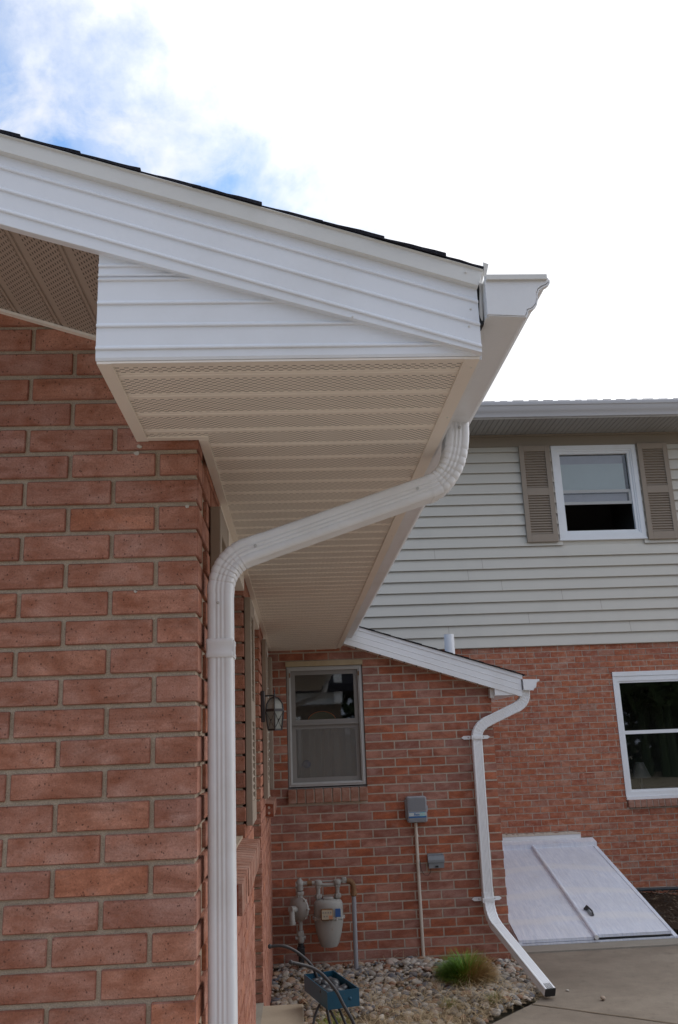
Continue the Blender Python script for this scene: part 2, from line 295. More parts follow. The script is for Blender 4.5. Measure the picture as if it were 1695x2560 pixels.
# ------------------------------------------------------------------ mesh builder
class MB:
    def __init__(s): s.v = []; s.f = []; s.t = []; s.k = None; s.tone = 0.5; s.arris = False
    def add(s, vs, fs):
        o = len(s.v)
        if s.k is not None: vs = [s.k @ Vector(p) for p in vs]
        s.v += [tuple(p) for p in vs]; s.f += [tuple(i+o for i in f) for f in fs]; s.t += [s.tone]*len(fs); return s
    def box(s, a, b):
        (x0, y0, z0), (x1, y1, z1) = a, b
        return s.add([(x0,y0,z0),(x1,y0,z0),(x1,y1,z0),(x0,y1,z0),(x0,y0,z1),(x1,y0,z1),(x1,y1,z1),(x0,y1,z1)],
                     [(0,3,2,1),(4,5,6,7),(0,1,5,4),(1,2,6,5),(2,3,7,6),(3,0,4,7)])
    def cbox(s, a, b, c=0.003):      # box with chamfered edges
        (x0, y0, z0), (x1, y1, z1) = a, b; c = min(c, (x1-x0)*.3, (y1-y0)*.3, (z1-z0)*.3)
        V = []; idx = {}
        for i, x in enumerate((x0, x1)):
            for j, y in enumerate((y0, y1)):
                for k, z in enumerate((z0, z1)):
                    sx, sy, sz = (1 if i == 0 else -1), (1 if j == 0 else -1), (1 if k == 0 else -1)
                    for ax, p in enumerate(((x, y+sy*c, z+sz*c), (x+sx*c, y, z+sz*c), (x+sx*c, y+sy*c, z))): idx[i,j,k,ax] = len(V); V.append(p)
        F = []
        q = ((0,0),(1,0),(1,1),(0,1))
        for i in (0, 1):
            F.append([idx[i,a_,b_,0] for a_, b_ in q][::(-1 if i == 0 else 1)])
            F.append([idx[a_,i,b_,1] for a_, b_ in q][::(1 if i == 0 else -1)])
            F.append([idx[a_,b_,i,2] for a_, b_ in q][::(-1 if i == 0 else 1)])
        for a_ in (0, 1):
            for b_ in (0, 1):
                F.append([idx[0,a_,b_,1], idx[1,a_,b_,1], idx[1,a_,b_,2], idx[0,a_,b_,2]])
                F.append([idx[a_,0,b_,0], idx[a_,1,b_,0], idx[a_,1,b_,2], idx[a_,0,b_,2]])
                F.append([idx[a_,b_,0,0], idx[a_,b_,1,0], idx[a_,b_,1,1], idx[a_,b_,0,1]])
        for i in (0, 1):
            for j in (0, 1):
                for k in (0, 1): F.append([idx[i,j,k,0], idx[i,j,k,1], idx[i,j,k,2]])
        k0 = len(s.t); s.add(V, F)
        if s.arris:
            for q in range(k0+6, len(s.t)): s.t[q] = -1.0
        return s
    def prism(s, poly, axis, a, b):   # polygon in the plane of the two other axes, extruded from a to b
        n = len(poly)
        def P(p, t): return {0: (t, p[0], p[1]), 1: (p[0], t, p[1]), 2: (p[0], p[1], t)}[axis]
        return s.add([P(p, a) for p in poly]+[P(p, b) for p in poly], [tuple(range(n)), tuple(range(2*n-1, n-1, -1))]+[(i, (i+1) % n, n+(i+1) % n, n+i) for i in range(n)])
    def strip(s, poly, axis, a, b):   # open polyline extruded (no caps)
        n = len(poly)
        def P(p, t): return {0: (t, p[0], p[1]), 1: (p[0], t, p[1]), 2: (p[0], p[1], t)}[axis]
        return s.add([P(p, a) for p in poly]+[P(p, b) for p in poly], [(i, i+1, n+i+1, n+i) for i in range(n-1)])
    def sweep(s, frames, prof, caps=True):   # frames: (centre, side, third, scale)
        n = len(prof); V = []
        for c, a, b, sc in frames: V += [c + a*(p[0]*sc) + b*(p[1]*sc) for p in prof]
        F = []
        for i in range(len(frames)-1):
            for j in range(n): k = (j+1) % n; F.append((i*n+j, i*n+k, (i+1)*n+k, (i+1)*n+j))
        if caps: F.append(tuple(range(n))[::-1]); F.append(tuple((len(frames)-1)*n+j for j in range(n)))
        return s.add(V, F)
    def tube(s, pts, r, seg=12, caps=True):
        pts = [Vector(p) for p in pts]; rs = r if isinstance(r, (list, tuple)) else [r]*len(pts)
        fr = []; side = None
        for i, p in enumerate(pts):
            t = (pts[min(i+1, len(pts)-1)] - pts[max(i-1, 0)]).normalized()
            if side is None: side = t.cross(Vector((0, 0, 1)) if abs(t.z) < .9 else Vector((1, 0, 0))).normalized()
            side = (side - t*side.dot(t)).normalized(); fr.append((p, side, t.cross(side), rs[i]))
        return s.sweep(fr, [(math.cos(2*math.pi*j/seg), math.sin(2*math.pi*j/seg)) for j in range(seg)], caps)
    def lathe(s, c, prof, axis=2, seg=24, sx=1, sy=1):   # prof: (radius, height) along axis
        V = []; F = []; m = len(prof)
        for r, h in prof:
            for j in range(seg):
                a = 2*math.pi*j/seg; u, w = r*math.cos(a)*sx, r*math.sin(a)*sy
                V.append({2: (c[0]+u, c[1]+w, c[2]+h), 1: (c[0]+u, c[1]+h, c[2]+w), 0: (c[0]+h, c[1]+u, c[2]+w)}[axis])
        for i in range(m-1):
            for j in range(seg): k = (j+1) % seg; F.append((i*seg+j, i*seg+k, (i+1)*seg+k, (i+1)*seg+j))
        F.append(tuple(range(seg))[::-1]); F.append(tuple((m-1)*seg+j for j in range(seg)))
        return s.add(V, F)
    def build(s, name, mat, parent=None, smooth=False, fix=True):
        me = bpy.data.meshes.new(name); me.from_pydata(s.v, [], s.f); me.update()
        at = me.attributes.new('tone', 'FLOAT', 'FACE'); at.data.foreach_set('value', np.array(s.t, dtype=np.float32))
        if fix:
            import bmesh
            b = bmesh.new(); b.from_mesh(me); bmesh.ops.recalc_face_normals(b, faces=b.faces); b.to_mesh(me); b.free()
        if smooth:
            me.polygons.foreach_set('use_smooth', [True]*len(me.polygons))
            if smooth is not True: me.set_sharp_from_angle(angle=R(smooth))
        me.materials.append(M[mat] if isinstance(mat, str) else mat)
        o = bpy.data.objects.new(name, me); COL.objects.link(o)
        if parent is not None: o.parent = parent; o.matrix_parent_inverse = Matrix.Translation(-wloc(parent))
        return o
def wloc(o): return o.location + o.matrix_parent_inverse.translation + (wloc(o.parent) if o.parent else Vector())
def each(name, mat, parent, fns, smooth=False):   # one small mesh per repeated part
    for fn in fns: mb = MB(); fn(mb); mb.build(name, mat, parent, smooth=smooth)
def thing(name, label, cat, loc=(0, 0, 0), group=None):
    o = bpy.data.objects.new(name, None); COL.objects.link(o); o.location = loc; o.empty_display_size = .1
    o['label'] = label; o['category'] = cat
    if group: o['group'] = group
    return o
def tag(o, label, cat, group=None):
    o['label'] = label; o['category'] = cat
    if group: o['group'] = group
    return o
def kind(o, k): o['kind'] = k; return o

def rect_prof(w, d, ribs_w=3, ribs_d=2, amp=0.0022, rad=0.006):
    P = []
    def side(x0, y0, x1, y1, ribs):
        L = math.hypot(x1-x0, y1-y0); tx, ty = (x1-x0)/L, (y1-y0)/L; nx, ny = ty, -tx
        N = 8*ribs+1 if ribs else 1
        for i in range(N+1):
            u = i/N; m = 0.12
            o = 0
            if ribs and m < u < 1-m: o = -amp*(0.5-0.5*math.cos((u-m)/(1-2*m)*2*math.pi*ribs))
            P.append((x0+tx*L*u+nx*o, y0+ty*L*u+ny*o))
    a, b = w/2, d/2
    def arc(cx, cy, a0):
        for k in (1, 2, 3): t = R(a0+90*k/4); P.append((cx+rad*math.cos(t), cy+rad*math.sin(t)))
    side(-a+rad, -b, a-rad, -b, ribs_w); arc(a-rad, -b+rad, -90)
    side(a, -b+rad, a, b-rad, ribs_d); arc(a-rad, b-rad, 0)
    side(a-rad, b, -a+rad, b, ribs_w); arc(-a+rad, b-rad, 90)
    side(-a, b-rad, -a, -b+rad, ribs_d); arc(-a+rad, -b+rad, 180)
    return P
def bez(p0, p1, p2, n): return [(Vector(p0)*(1-t)**2 + Vector(p1)*2*t*(1-t) + Vector(p2)*t*t) for t in [i/n for i in range(n+1)]]
def pipe_frames(pts, scales, hint):
    fr = []; h = Vector(hint)
    for i, p in enumerate(pts):
        a = pts[max(i-1, 0)]; b = pts[min(i+1, len(pts)-1)]; t = (b-a).normalized()
        sd_ = (h - t*h.dot(t)).normalized(); fr.append((p, sd_, t.cross(sd_), scales[i]))
    return fr
def elbow(p0, p1, p2, crimps):
    n = crimps*4; pts = bez(p0, p1, p2, n); sc = []
    for i in range(n+1): sc.append({0: 1.0, 1: 1.015, 2: 0.955, 3: 1.0}[i % 4] if 2 < i < n-2 else 1.01)
    return pts, sc

# brick laying -------------------------------------------------------
def frame(o, u, n): # local (u, out, z) -> world
    u = Vector(u).normalized(); n = Vector(n).normalized(); o = Vector(o)
    return Matrix(((u.x, n.x, 0, o.x), (u.y, n.y, 0, o.y), (0, 0, 1, o.z), (0, 0, 0, 1)))
def lay(K, u0, u1, rows, course, L, joint, depth, start, holes=(), top=None, chamfer=0.0, jit=0.0015, seed=1, ends=None, tonef=None):
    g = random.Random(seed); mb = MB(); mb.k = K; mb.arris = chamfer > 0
    for i in rows:
        zb = i*course+start[1]; h = course-joint
        off = start[0][i % 2]
        segs = []; u = off
        while u < u1:
            a, b = max(u, u0), min(u+L-joint, u1); u += L
            if b-a > 0.012: segs.append((a, b))
        for (ha, hb, hz0, hz1) in holes:
            if zb+h*0.5 > hz0 and zb+h*0.5 < hz1:
                ns = []
                for a, b in segs:
                    if b <= ha: ns.append((a, ha if ha-b < .04 else b)); continue
                    if a >= hb: ns.append((hb if a-hb < .04 else a, b)); continue
                    if a < ha-0.030: ns.append((a, ha))
                    if b > hb+0.030: ns.append((hb, b))
                segs = ns
        for a, b in segs:
            if top and zb+h > top((a+b)/2): continue
            t = g.random(); t = tonef(t, g, i) if tonef else t
            mb.tone = t; j = g.uniform(-jit, jit); j2 = g.uniform(-.0012, .0012); j3 = g.uniform(-.0012, .0012)
            A = (a, -depth, zb+j2); B = (b, j, zb+h+j3)
            if chamfer: mb.cbox(A, B, chamfer)
            else: mb.box(A, B)
    return mb
def mortar_slab(K, u0, u1, z0, z1, depth, rec, holes=()):
    mb = MB(); mb.k = K
    us = sorted({u0, u1, *[h[0] for h in holes], *[h[1] for h in holes]}); zs = sorted({z0, z1, *[h[2] for h in holes], *[h[3] for h in holes]})
    us = [u for u in us if u0 <= u <= u1]; zs = [z for z in zs if z0 <= z <= z1]
    for a, b in zip(us, us[1:]):
        for c, d in zip(zs, zs[1:]):
            m = ((a+b)/2, (c+d)/2)
            if any(h[0] < m[0] < h[1] and h[2] < m[1] < h[3] for h in holes): continue
            e0 = rec if any(abs(h[1]-a) < 1e-6 and h[2] < m[1] < h[3] for h in holes) else 0
            e1 = rec if any(abs(h[0]-b) < 1e-6 and h[2] < m[1] < h[3] for h in holes) else 0
            mb.box((a+e0, -depth, c), (b-e1, -rec, d))
    return mb

# ================================================================== SETTING
def sheet(x0, y0, x1, y1, z): mb = MB(); mb.add([(x0,y0,z),(x1,y0,z),(x1,y1,z),(x0,y1,z)], [(0,1,2,3)]); return mb
kind(sheet(-80, -80, 80, 80, -0.06).build('ground', 'ground', fix=False), 'structure')
# patio of concrete: polygon slab
PE = [(1.62, 7.30), (1.66, 6.55), (1.58, 6.25), (1.50, 6.12), (1.35, 5.97), (1.12, 5.73), (0.75, 5.35), (0.45, 4.9), (0.40, 3.0), (0.40, -3.0)]
pt = MB(); pt.prism([(7, -3), (7, 7.40), (1.62, 7.40)]+PE[1:], 2, -0.08, 0.0); kind(pt.build('patio', 'concrete'), 'structure')
dw = MB(); dw.box((-7, -12, -0.07), (9, -3.02, -.004)); dw.box((-4.5, -3.0, -0.07), (0.38, 1.2, -.004)); kind(dw.build('bounce_slab', 'bounce_concrete'), 'structure')  # pale slabs out of view, added to bounce light up onto the soffit
jt = MB()
def groove(a, b, w=0.012):
    a, b = Vector(a), Vector(b); d = (b-a); n_ = max(2, int(d.length/.12)); nrm = Vector((-d.y, d.x)).normalized(); g = random.Random(3); V = []
    for i in range(n_+1):
        p = a+d*i/n_+nrm*g.uniform(-.003, .003); ww = w*g.uniform(.35, .6); V += [(p.x+nrm.x*ww, p.y+nrm.y*ww, .0035), (p.x-nrm.x*ww, p.y-nrm.y*ww, .0035)]
    jt.add(V, [(2*i, 2*i+1, 2*i+3, 2*i+2) for i in range(n_)])
groove((1.47, 6.08), (2.30, 5.45)); groove((2.30, 5.45), (4.5, 3.8)); kind(jt.build('patio_joint', 'soil', fix=False), 'structure')
cs = MB(); cs.box((1.62, 7.40, -0.08), (3.20, 7.66, 0.012)); kind(cs.build('bulkhead_curb', 'curb_concrete'), 'structure')
ml = MB()
g = random.Random(5); nx_, ny_ = 40, 24
V = []; F = []
for j in range(ny_+1):
    for i in range(nx_+1):
        V.append((3.14+i*(4.5/nx_), 7.34+j*(2.2/ny_), 0.02+g.uniform(-.012, .012)+0.03*math.sin(i*.4+j*.3)))
for j in range(ny_):
    for i in range(nx_): a = j*(nx_+1)+i; F.append((a, a+1, a+nx_+2, a+nx_+1))
ml.add(V, F); kind(ml.build('mulch_bed', 'mulch', smooth=True), 'structure')
ch = MB()
for i in range(2600):
    x, y = g.uniform(3.16, 5.6), g.uniform(7.36, 9.45); a = g.uniform(0, 3.14); l = g.uniform(.012, .035); w = l*g.uniform(.2, .4)
    dx, dy = math.cos(a)*l, math.sin(a)*l; z = .045+g.uniform(0, .02)+0.03*math.sin((x-3.14)/.1125*.4+(y-7.34)/.0917*.3); tl = g.uniform(-.01, .01); ch.tone = g.random()**1.6
    ch.add([(x-dx, y-dy, z-tl), (x+dy*w/l, y-dx*w/l, z+.006), (x+dx, y+dy, z+tl), (x-dy*w/l, y+dx*w/l, z+.004)], [(0, 1, 2, 3)])
kind(ch.build('wood_chips', 'chip', fix=False), 'stuff')
# gravel bed soil
def bedz(x, y): return 0.015 + 0.075*min(1, max(0, (y-5.9)/1.1))**1.0*min(1, max(0.0, (1.75-x)/.5)) + .01*math.sin(x*7+y*3)
V = []; F = []; nx_, ny_ = 36, 60
for j in range(ny_+1):
    for i in range(nx_+1): x, y = -.3+i*1.95/nx_, 3.9+j*3.25/ny_; V.append((x, y, bedz(x, y)-.012))
for j in range(ny_):
    for i in range(nx_): a = j*(nx_+1)+i; F.append((a, a+1, a+nx_+2, a+nx_+1))
def patio_x(y):  # left edge of patio at y
    for (xa, ya), (xb, yb) in zip(PE, PE[1:]):
        if yb <= y <= ya: return xa+(xb-xa)*(ya-y)/(ya-yb)
    return PE[-1][0] if y < 0 else 1.62
F = [f for f in F if all(V[k][0] < patio_x(V[k][1])+.03 for k in f)]
bd = MB(); bd.add(V, F); kind(bd.build('garden_bed', 'soil', smooth=True), 'structure')

# river stones (uncountable): one mesh of deformed icospheres
def ico():
    import bmesh
    b = bmesh.new(); bmesh.ops.create_icosphere(b, subdivisions=2, radius=1.0); b.verts.ensure_lookup_table()
    v = np.array([x.co[:] for x in b.verts]); f = [tuple(q.index for q in x.verts) for x in b.faces]; b.free(); return v, f
IV, IF = ico()
def stone(mb, c, r, g, flat=.6, yaw=None):
    a = g.uniform(0, 6.28) if yaw is None else yaw; sx, sy, sz = g.uniform(.85, 1.35), g.uniform(.65, 1.0), flat*g.uniform(.8, 1.1)
    k1, k2, k3 = [np.array([g.uniform(-1, 1) for _ in range(3)]) for _ in range(3)]
    v = IV*(1+.10*np.sin(IV@k1*2.4+g.uniform(0, 6))+.07*np.sin(IV@k2*3.5+1))[:, None]
    v = v*np.array([sx, sy, sz])*r; ca, sa = math.cos(a), math.sin(a); t = g.uniform(-.35, .35)
    v = np.stack([v[:, 0]*ca-v[:, 1]*sa, v[:, 0]*sa+v[:, 1]*ca, v[:, 2]+v[:, 0]*t], 1)+np.array(c)
    o = len(mb.v); mb.v += list(map(tuple, v)); mb.f += [(a_+o, b_+o, c_+o) for a_, b_, c_ in IF]; mb.t += [mb.tone]*len(IF)
gv = MB(); g = random.Random(11)
n = 0
while n < 2900:
    x, y = g.uniform(-.2, 1.75), g.uniform(4.9, 6.99)
    if x > patio_x(y)-.03: continue
    if x < .02 and y < 5.3: continue
    dens = 1.0 if y > 6.1 else .55
    if y < 5.95 and x > .25: dens = .3
    if g.random() > dens: continue
    r = .011+.023*g.random()**2.0; gv.tone = g.random(); stone(gv, (x, y, bedz(x, y)+r*.2), r, g); n += 1
kind(gv.build('gravel', 'river_stone', smooth=True, fix=False), 'stuff')

# dry straw
def blade(mb, p, ang, lean, l, w, g, droop=.5):
    dx, dy = math.cos(ang), math.sin(ang); nxv, nyv = -dy*w/2, dx*w/2; V = []; N = 4
    for i in range(N+1):
        t = i/N; th = lean+droop*t*t*1.6; V.append(None)
    x, y, z = p; V = []; th = lean
    for i in range(N+1):
        t = i/N; ww = (1-t*.85); V += [(x-nxv*ww, y-nyv*ww, z), (x+nxv*ww, y+nyv*ww, z)]
        s_ = l/N; x += math.sin(th)*dx*s_; y += math.sin(th)*dy*s_; z += math.cos(th)*s_; th = min(th+droop/N*1.6, 2.6); z = max(z, .004)
    mb.add(V, [(2*i, 2*i+1, 2*i+3, 2*i+2) for i in range(N)])
sw = MB(); g = random.Random(13)
n = 0
while n < 4600:
    x, y = g.uniform(-.15, 1.6), g.uniform(5.3, 6.98)
    if x > patio_x(y)+.02: continue
    c1 = math.exp(-((x-1.08)**2+(y-5.98)**2)/.10)+.9*math.exp(-((x-.70)**2+(y-6.0)**2)/.10)+.5*math.exp(-((x-.15)**2+(y-6.3)**2)/.15)+.35*math.exp(-((x-1.2)**2+(y-6.35)**2)/.06)+(.75 if y < 5.75 else 0)
    if g.random() > .10+c1*(1 if g.random() < .5+.5*math.sin(x*19+y*7)*math.sin(y*23-x*5) else .25): continue
    sw.tone = g.random(); blade(sw, (x, y, bedz(x, y)+.018+g.random()*.02), g.uniform(0, 6.28), g.uniform(1.05, 1.6), g.uniform(.05, .20), g.uniform(.0018, .0034), g, .25); n += 1
kind(sw.build('dry_straw', 'straw', fix=False), 'stuff')
for (x, y, l, a, ln) in ():
    pass

def tuft(name, label, x, y, rad, h, n, seed, tone, w=.0026):
    mb = MB(); g = random.Random(seed)
    for i in range(n):
        a = g.uniform(0, 6.28); rr = rad*math.sqrt(g.random()); px, py = x+math.cos(a)*rr*.75, y+math.sin(a)*rr*.75
        mb.tone = tone(px-x, py-y, rr/rad, g); hh = h*(1-.45*(rr/rad)**2)*g.uniform(.6, 1.1)
        blade(mb, (px, py, bedz(px, py)), a+g.uniform(-.7, .7), .12+.75*rr/rad+g.uniform(-.15, .15), hh, w, g, g.uniform(.2, .9))
    o = mb.build(name, 'blade', fix=False); return tag(o, label, 'grass clump', 'grass clumps in the gravel bed')
def tone_big(dx, dy, rr, g):
    t = .16+.62*max(0, (dx*.9-dy*.55)/.14+.30)+.28*rr*rr+g.uniform(-.22, .22)+(0.12 if dx > 0 else -.05); return min(1, max(0, t))
tuft('grass_clump', 'large round tuft of green and rust-brown ornamental grass in the gravel', 1.135, 6.46, .175, .215, 3200, 21, tone_big, .0060)
tg = lambda dx, dy, rr, g: min(1, max(0, .3+rr*.5+g.uniform(-.3, .35)))
tuft('grass_clump', 'small green tuft in straw at the patio edge, right of the other small tuft', 1.22, 6.03, .06, .09, 330, 22, tg, .002)
tuft('grass_clump', 'small pale green tuft in straw below the large rust-green tuft', .94, 6.02, .075, .09, 380, 23, tg, .002)
tuft('grass_clump', 'grass tuft growing between the legs under the blue tray planter', .20, 5.72, .12, .13, 700, 24, lambda dx, dy, rr, g: min(1, max(0, .35+g.uniform(-.3, .45))), .0022)

# ================================================================== NEAR HOUSE
house = thing('brick_house', 'single-storey red brick house with white gable trim and perforated soffit, in the foreground', 'house', (-1.5, 4.5, 0))
rz = lambda x: 2.585-0.327*(x-0.39)      # top line of the rake trim
# gable wall (faces the camera) at Y = 2.03
GY = 2.03; CX = -0.216
Kg = frame((CX, GY, 0), (-1, 0, 0), (0, -1, 0))      # u runs left from the corner
SPLASH = [(-.3600, 2.366, .005), (-.3640, 2.3475, .006), (-.2430, 2.2115, .004), (-.3600, 2.0085, .003)]
Lb, cz = 0.2085, 0.067; zoff = 2.358-cz*35
def tn(t, g, i): return t
rows = range(0, 46)
# even rows (n where bottom==2.358 -> index 35) start with a full stretcher; others with a header
s_odd = (0.0, -Lb/2) if 35 % 2 == 0 else (-Lb/2, 0.0)
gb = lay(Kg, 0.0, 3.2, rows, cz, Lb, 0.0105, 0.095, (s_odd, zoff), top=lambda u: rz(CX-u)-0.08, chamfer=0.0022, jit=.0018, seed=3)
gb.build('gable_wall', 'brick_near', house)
mg = mortar_slab(Kg, 0.006, 3.2, 0.0, 2.40, 0.095, 0.007)
mg.prism([(0.006, 2.40), (3.2, 2.40), (3.2, 3.74), (0.006, 2.70)], 1, -0.095, -0.007)
mg.build('gable_mortar', 'mortar_near', house)
for (x_, z_, r_) in SPLASH:
    f = MB(); g = random.Random(int(z_*1000)); n_ = 9; pts_ = [(x_+r_*g.uniform(.5, 1.2)*1.4*math.cos(2*math.pi*k/n_), z_+r_*g.uniform(.5, 1.2)*math.sin(2*math.pi*k/n_)) for k in range(n_)]
    f.prism(pts_, 1, GY-.0032, GY+.002); f.build('mortar_splash', 'caulk', house)
# side wall, running away from the corner
Dd = Vector((0.028, 4.99, 0)).normalized(); Nn = Vector((Dd.y, -Dd.x, 0))
Ks = frame((CX, GY, 0), Dd, Nn)
def SP(u, o, z): return Ks @ Vector((u, o, z))
W1 = (0.58, 1.76, 1.30, 2.385); DR = (2.42, 3.26, 0.25, 2.385); W2 = (3.95, 4.78, 1.30, 2.385)
holes = [W1, DR, W2]
hd = 0.0985
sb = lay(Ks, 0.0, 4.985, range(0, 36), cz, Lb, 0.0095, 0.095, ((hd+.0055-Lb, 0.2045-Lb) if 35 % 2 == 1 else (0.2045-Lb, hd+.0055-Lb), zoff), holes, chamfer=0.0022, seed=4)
# drop the pieces that would sit inside the corner bricks
keep = MB(); nb = 24
for i in range(0, len(sb.v), nb):
    vs = sb.v[i:i+nb]; ymin = min(p[1] for p in vs); ymax = max(p[1] for p in vs)
    if ymax < GY+.2 and ymin < GY+.005: continue
    o = len(keep.v); keep.v += vs
    k0 = i//nb*26; keep.f += [tuple(q-i+o for q in f) for f in sb.f[k0:k0+26]]; keep.t += sb.t[k0:k0+26]
mortar_slab(Ks, 0.010, 4.985, 0.0, 2.39, 0.095, 0.011, holes).build('side_mortar', 'mortar_near', house)
# corner return for header rows (the long return face of the corner brick)
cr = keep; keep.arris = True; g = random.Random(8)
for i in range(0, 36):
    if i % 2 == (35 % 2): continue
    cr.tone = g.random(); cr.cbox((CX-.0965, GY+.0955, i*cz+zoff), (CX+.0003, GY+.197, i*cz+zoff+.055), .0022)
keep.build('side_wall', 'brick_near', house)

# openings in the side wall
def sbox(mb, u0, u1, o0, o1, z0, z1): k = mb.k; mb.k = Ks; mb.box((u0, o0, z0), (u1, o1, z1)); mb.k = k
def side_window(H, cores, greytop):
    w = bpy.data.objects.new('window', None); COL.objects.link(w); w.parent = house; w.location = SP((H[0]+H[1])/2, -.09, 1.3)-house.location
    f = MB(); u0, u1, z0, z1 = H[0], H[1], H[2]+.03, 2.31
    for a in ((u0, u0+.06, z0, z1), (u1-.06, u1, z0, z1), (u0+.06, u1-.06, z0, z0+.06), (u0+.06, u1-.06, z1-.06, z1), (u0+.06, u1-.06, 1.78, 1.83)): sbox(f, a[0], a[1], -.13, -.095, a[2], a[3])
    f.build('window_frame', 'brown_trim', w)
    p = MB(); sbox(p, u0+.06, u1-.06, -.117, -.112, z0+.06, z1-.06); p.build('pane', 'glass', w)
    b = MB(); sbox(b, u0, u1, -.14, -.134, z0, z1); b.build('blind', 'room', w)
    l = MB(); sbox(l, u0+.002, u1-.002, -.14, .004, 2.31, 2.384); l.build('window_head', 'almond', w)
    s = MB(); s.k = Ks; n = int((u1-u0)/.0645); g = random.Random(int(u0*100))
    for i in range(n):     # rowlock sill, bricks on edge sloping outward
        a = u0+.0+i*(u1-u0)/n; b_ = a+(u1-u0)/n-.009; s.tone = g.random(); o1 = (.060 if u0 < 1 else .050)+g.uniform(-.002, .002)
        prof = [(-.12, 1.212), (o1, 1.200), (o1, 1.283), (-.12, 1.303)]
        s.add([(a, p_[0], p_[1]) for p_ in prof]+[(b_, p_[0], p_[1]) for p_ in prof], [(0,1,2,3),(7,6,5,4),(0,4,5,1),(1,5,6,2),(2,6,7,3),(3,7,4,0)])
    so = s.build('window_sill', 'brick_sill', w)
    m = MB(); m.k = Ks; m.prism([(-.12, 1.214), (.043, 1.204), (.043, 1.275), (-.12, 1.295)], 0, u0+.001, u1-.004); m.build('sill_mortar', 'mortar_near', so) if False else m.build('sill_mortar', 'mortar_near', w)
    e = MB(); e.k = Ks; e.prism([(-.02, 1.214), (.050, 1.203), (.050, 1.281), (-.02, 1.289)], 0, u0-.004, u0-.0005); eo = e.build('sill_end', 'brick_core', w)
    if cores:
        c = MB()
        for z in (1.262, 1.228): q = SP(u0-.0045, .022, z); c.lathe((q.x, q.y, q.z), [(.008, 0), (.008, .002)], axis=1, seg=14)
        c.build('core_hole', 'mortar_far', w)
side_window(W1, False, False); side_window(W2, True, True)
# door in the recess
d = bpy.data.objects.new('door', None); COL.objects.link(d); d.parent = house; d.location = SP(2.84, -.1, .3)-house.location
f = MB(); sbox(f, DR[0], DR[0]+.05, -.16, -.10, .30, 2.33); sbox(f, DR[1]-.05, DR[1], -.16, -.10, .30, 2.33); sbox(f, DR[0]+.05, DR[1]-.05, -.16, -.10, 2.28, 2.33); f.build('door_frame', 'far_white', d)
f = MB(); sbox(f, DR[0]+.05, DR[1]-.05, -.15, -.115, .30, 2.28); f.build('door_leaf', 'taupe', d)
f = MB(); q = SP(2.52, -.10, 1.25); f.lathe((q.x, q.y, q.z), [(.012, -.015), (.012, .02), (.028, .03), (.028, .05), (.01, .058)], axis=0, seg=16); f.build('door_knob', 'dark_metal', d, smooth=True)
f = MB(); sbox(f, DR[0]+.002, DR[1]-.002, -.16, .004, 2.332, 2.384); f.build('door_head', 'almond', d)
f = MB(); sbox(f, DR[0]+.002, DR[1]-.002, -.16, .0, .25, .299); f.build('threshold', 'curb_concrete', d)
# shutters
def shutter(par, Kf, u0, u1, z0, z1, mid, edge_mat, face_mat, t=.03, lab=None):
    b = MB(); b.k = Kf; w = .055 if (u1-u0) > .3 else .045
    for a in ((u0, u0+w, z0, z1), (u1-w, u1, z0, z1), (u0+w, u1-w, z0, z0+.09), (u0+w, u1-w, z1-.07, z1), (u0+w, u1-w, mid-.045, mid+.045)): b.cbox((a[0], .002, a[2]), (a[1], t, a[3]), .002)
    o = b.build('shutter', face_mat, par)
    l = MB(); l.k = Kf; l.box((u0+w, .004, z0+.09), (u1-w, t*.35, z1-.07))
    for (za, zb) in ((z0+.09, mid-.045), (mid+.045, z1-.07)):
        n = int((zb-za)/.030)
        for i in range(n):
            z = za+(i+.08)*(zb-za)/n; h = (zb-za)/n*.93
            l.add([(u0+w, t*.35, z+h), (u1-w, t*.35, z+h), (u1-w, t*.92, z+.002), (u0+w, t*.92, z+.002), (u0+w, t*.35, z), (u1-w, t*.35, z)], [(0,1,2,3), (3,2,5,4), (0,3,4), (1,5,2)])
    l.build('louvre', face_mat, o); return o
shutter(house, Ks, 0.27, 0.56, 1.33, 2.285, 1.80, 'taupe', 'taupe')
shutter(house, Ks, 1.78, 2.10, 1.335, 2.285, 1.80, 'taupe', 'taupe')
shutter(house, Ks, 3.62, 3.92, 1.335, 2.315, 1.80, 'taupe', 'taupe')
shutter(house, Ks, 4.80, 4.97, 1.335, 2.315, 1.80, 'taupe', 'taupe')

# meter wall facing the camera at Y = 7.02
MY = 7.02; Km = frame((-0.19, MY, 0), (1, 0, 0), (0, -1, 0))
def mx(x): return x+0.19
WH = (mx(-.052), mx(.557), 1.215, 2.292); cm = .0644
MX1 = 1.577
b_ = lay(Km, 0, mx(MX1), range(0, 38), cm, .198, .0100, .09, ((.0-.11, .0-.209), -.02), [WH], top=lambda u: rz(u-.19)-0.10 if u-.19 > .42 else 2.45, jit=.001, seed=9, tonef=lambda t, g, i: t*.9 if g.random() > .25 else .8+.2*t)
b_.build('meter_wall', 'brick_far', house)
mm = mortar_slab(Km, 0, mx(MX1)-.004, 0, 2.03, .09, .003, [(WH[0], WH[1], WH[2], 2.03)])
mm.box((0, -.09, 2.03), (WH[0]-.004, -.004, 2.45)); mm.box((WH[0]-.004, -.09, 2.292), (WH[1]+.004, -.004, 2.45))
mm.prism([(WH[1]+.004, 2.03), (mx(MX1)-.004, 2.03), (mx(MX1)-.004, 2.06), (mx(.45), 2.45), (WH[1]+.004, 2.45)], 1, -.09, -.003)
mm.build('meter_mortar', 'mortar_far', house)
Kr = frame((MX1, MY, 0), (0, 1, 0), (1, 0, 0))
lay(Kr, .0925, 2.48, range(0, 33), cm, .198, .0085, .09, ((-.09, -.0), -.02), seed=10).build('return_wall', 'brick_far', house)
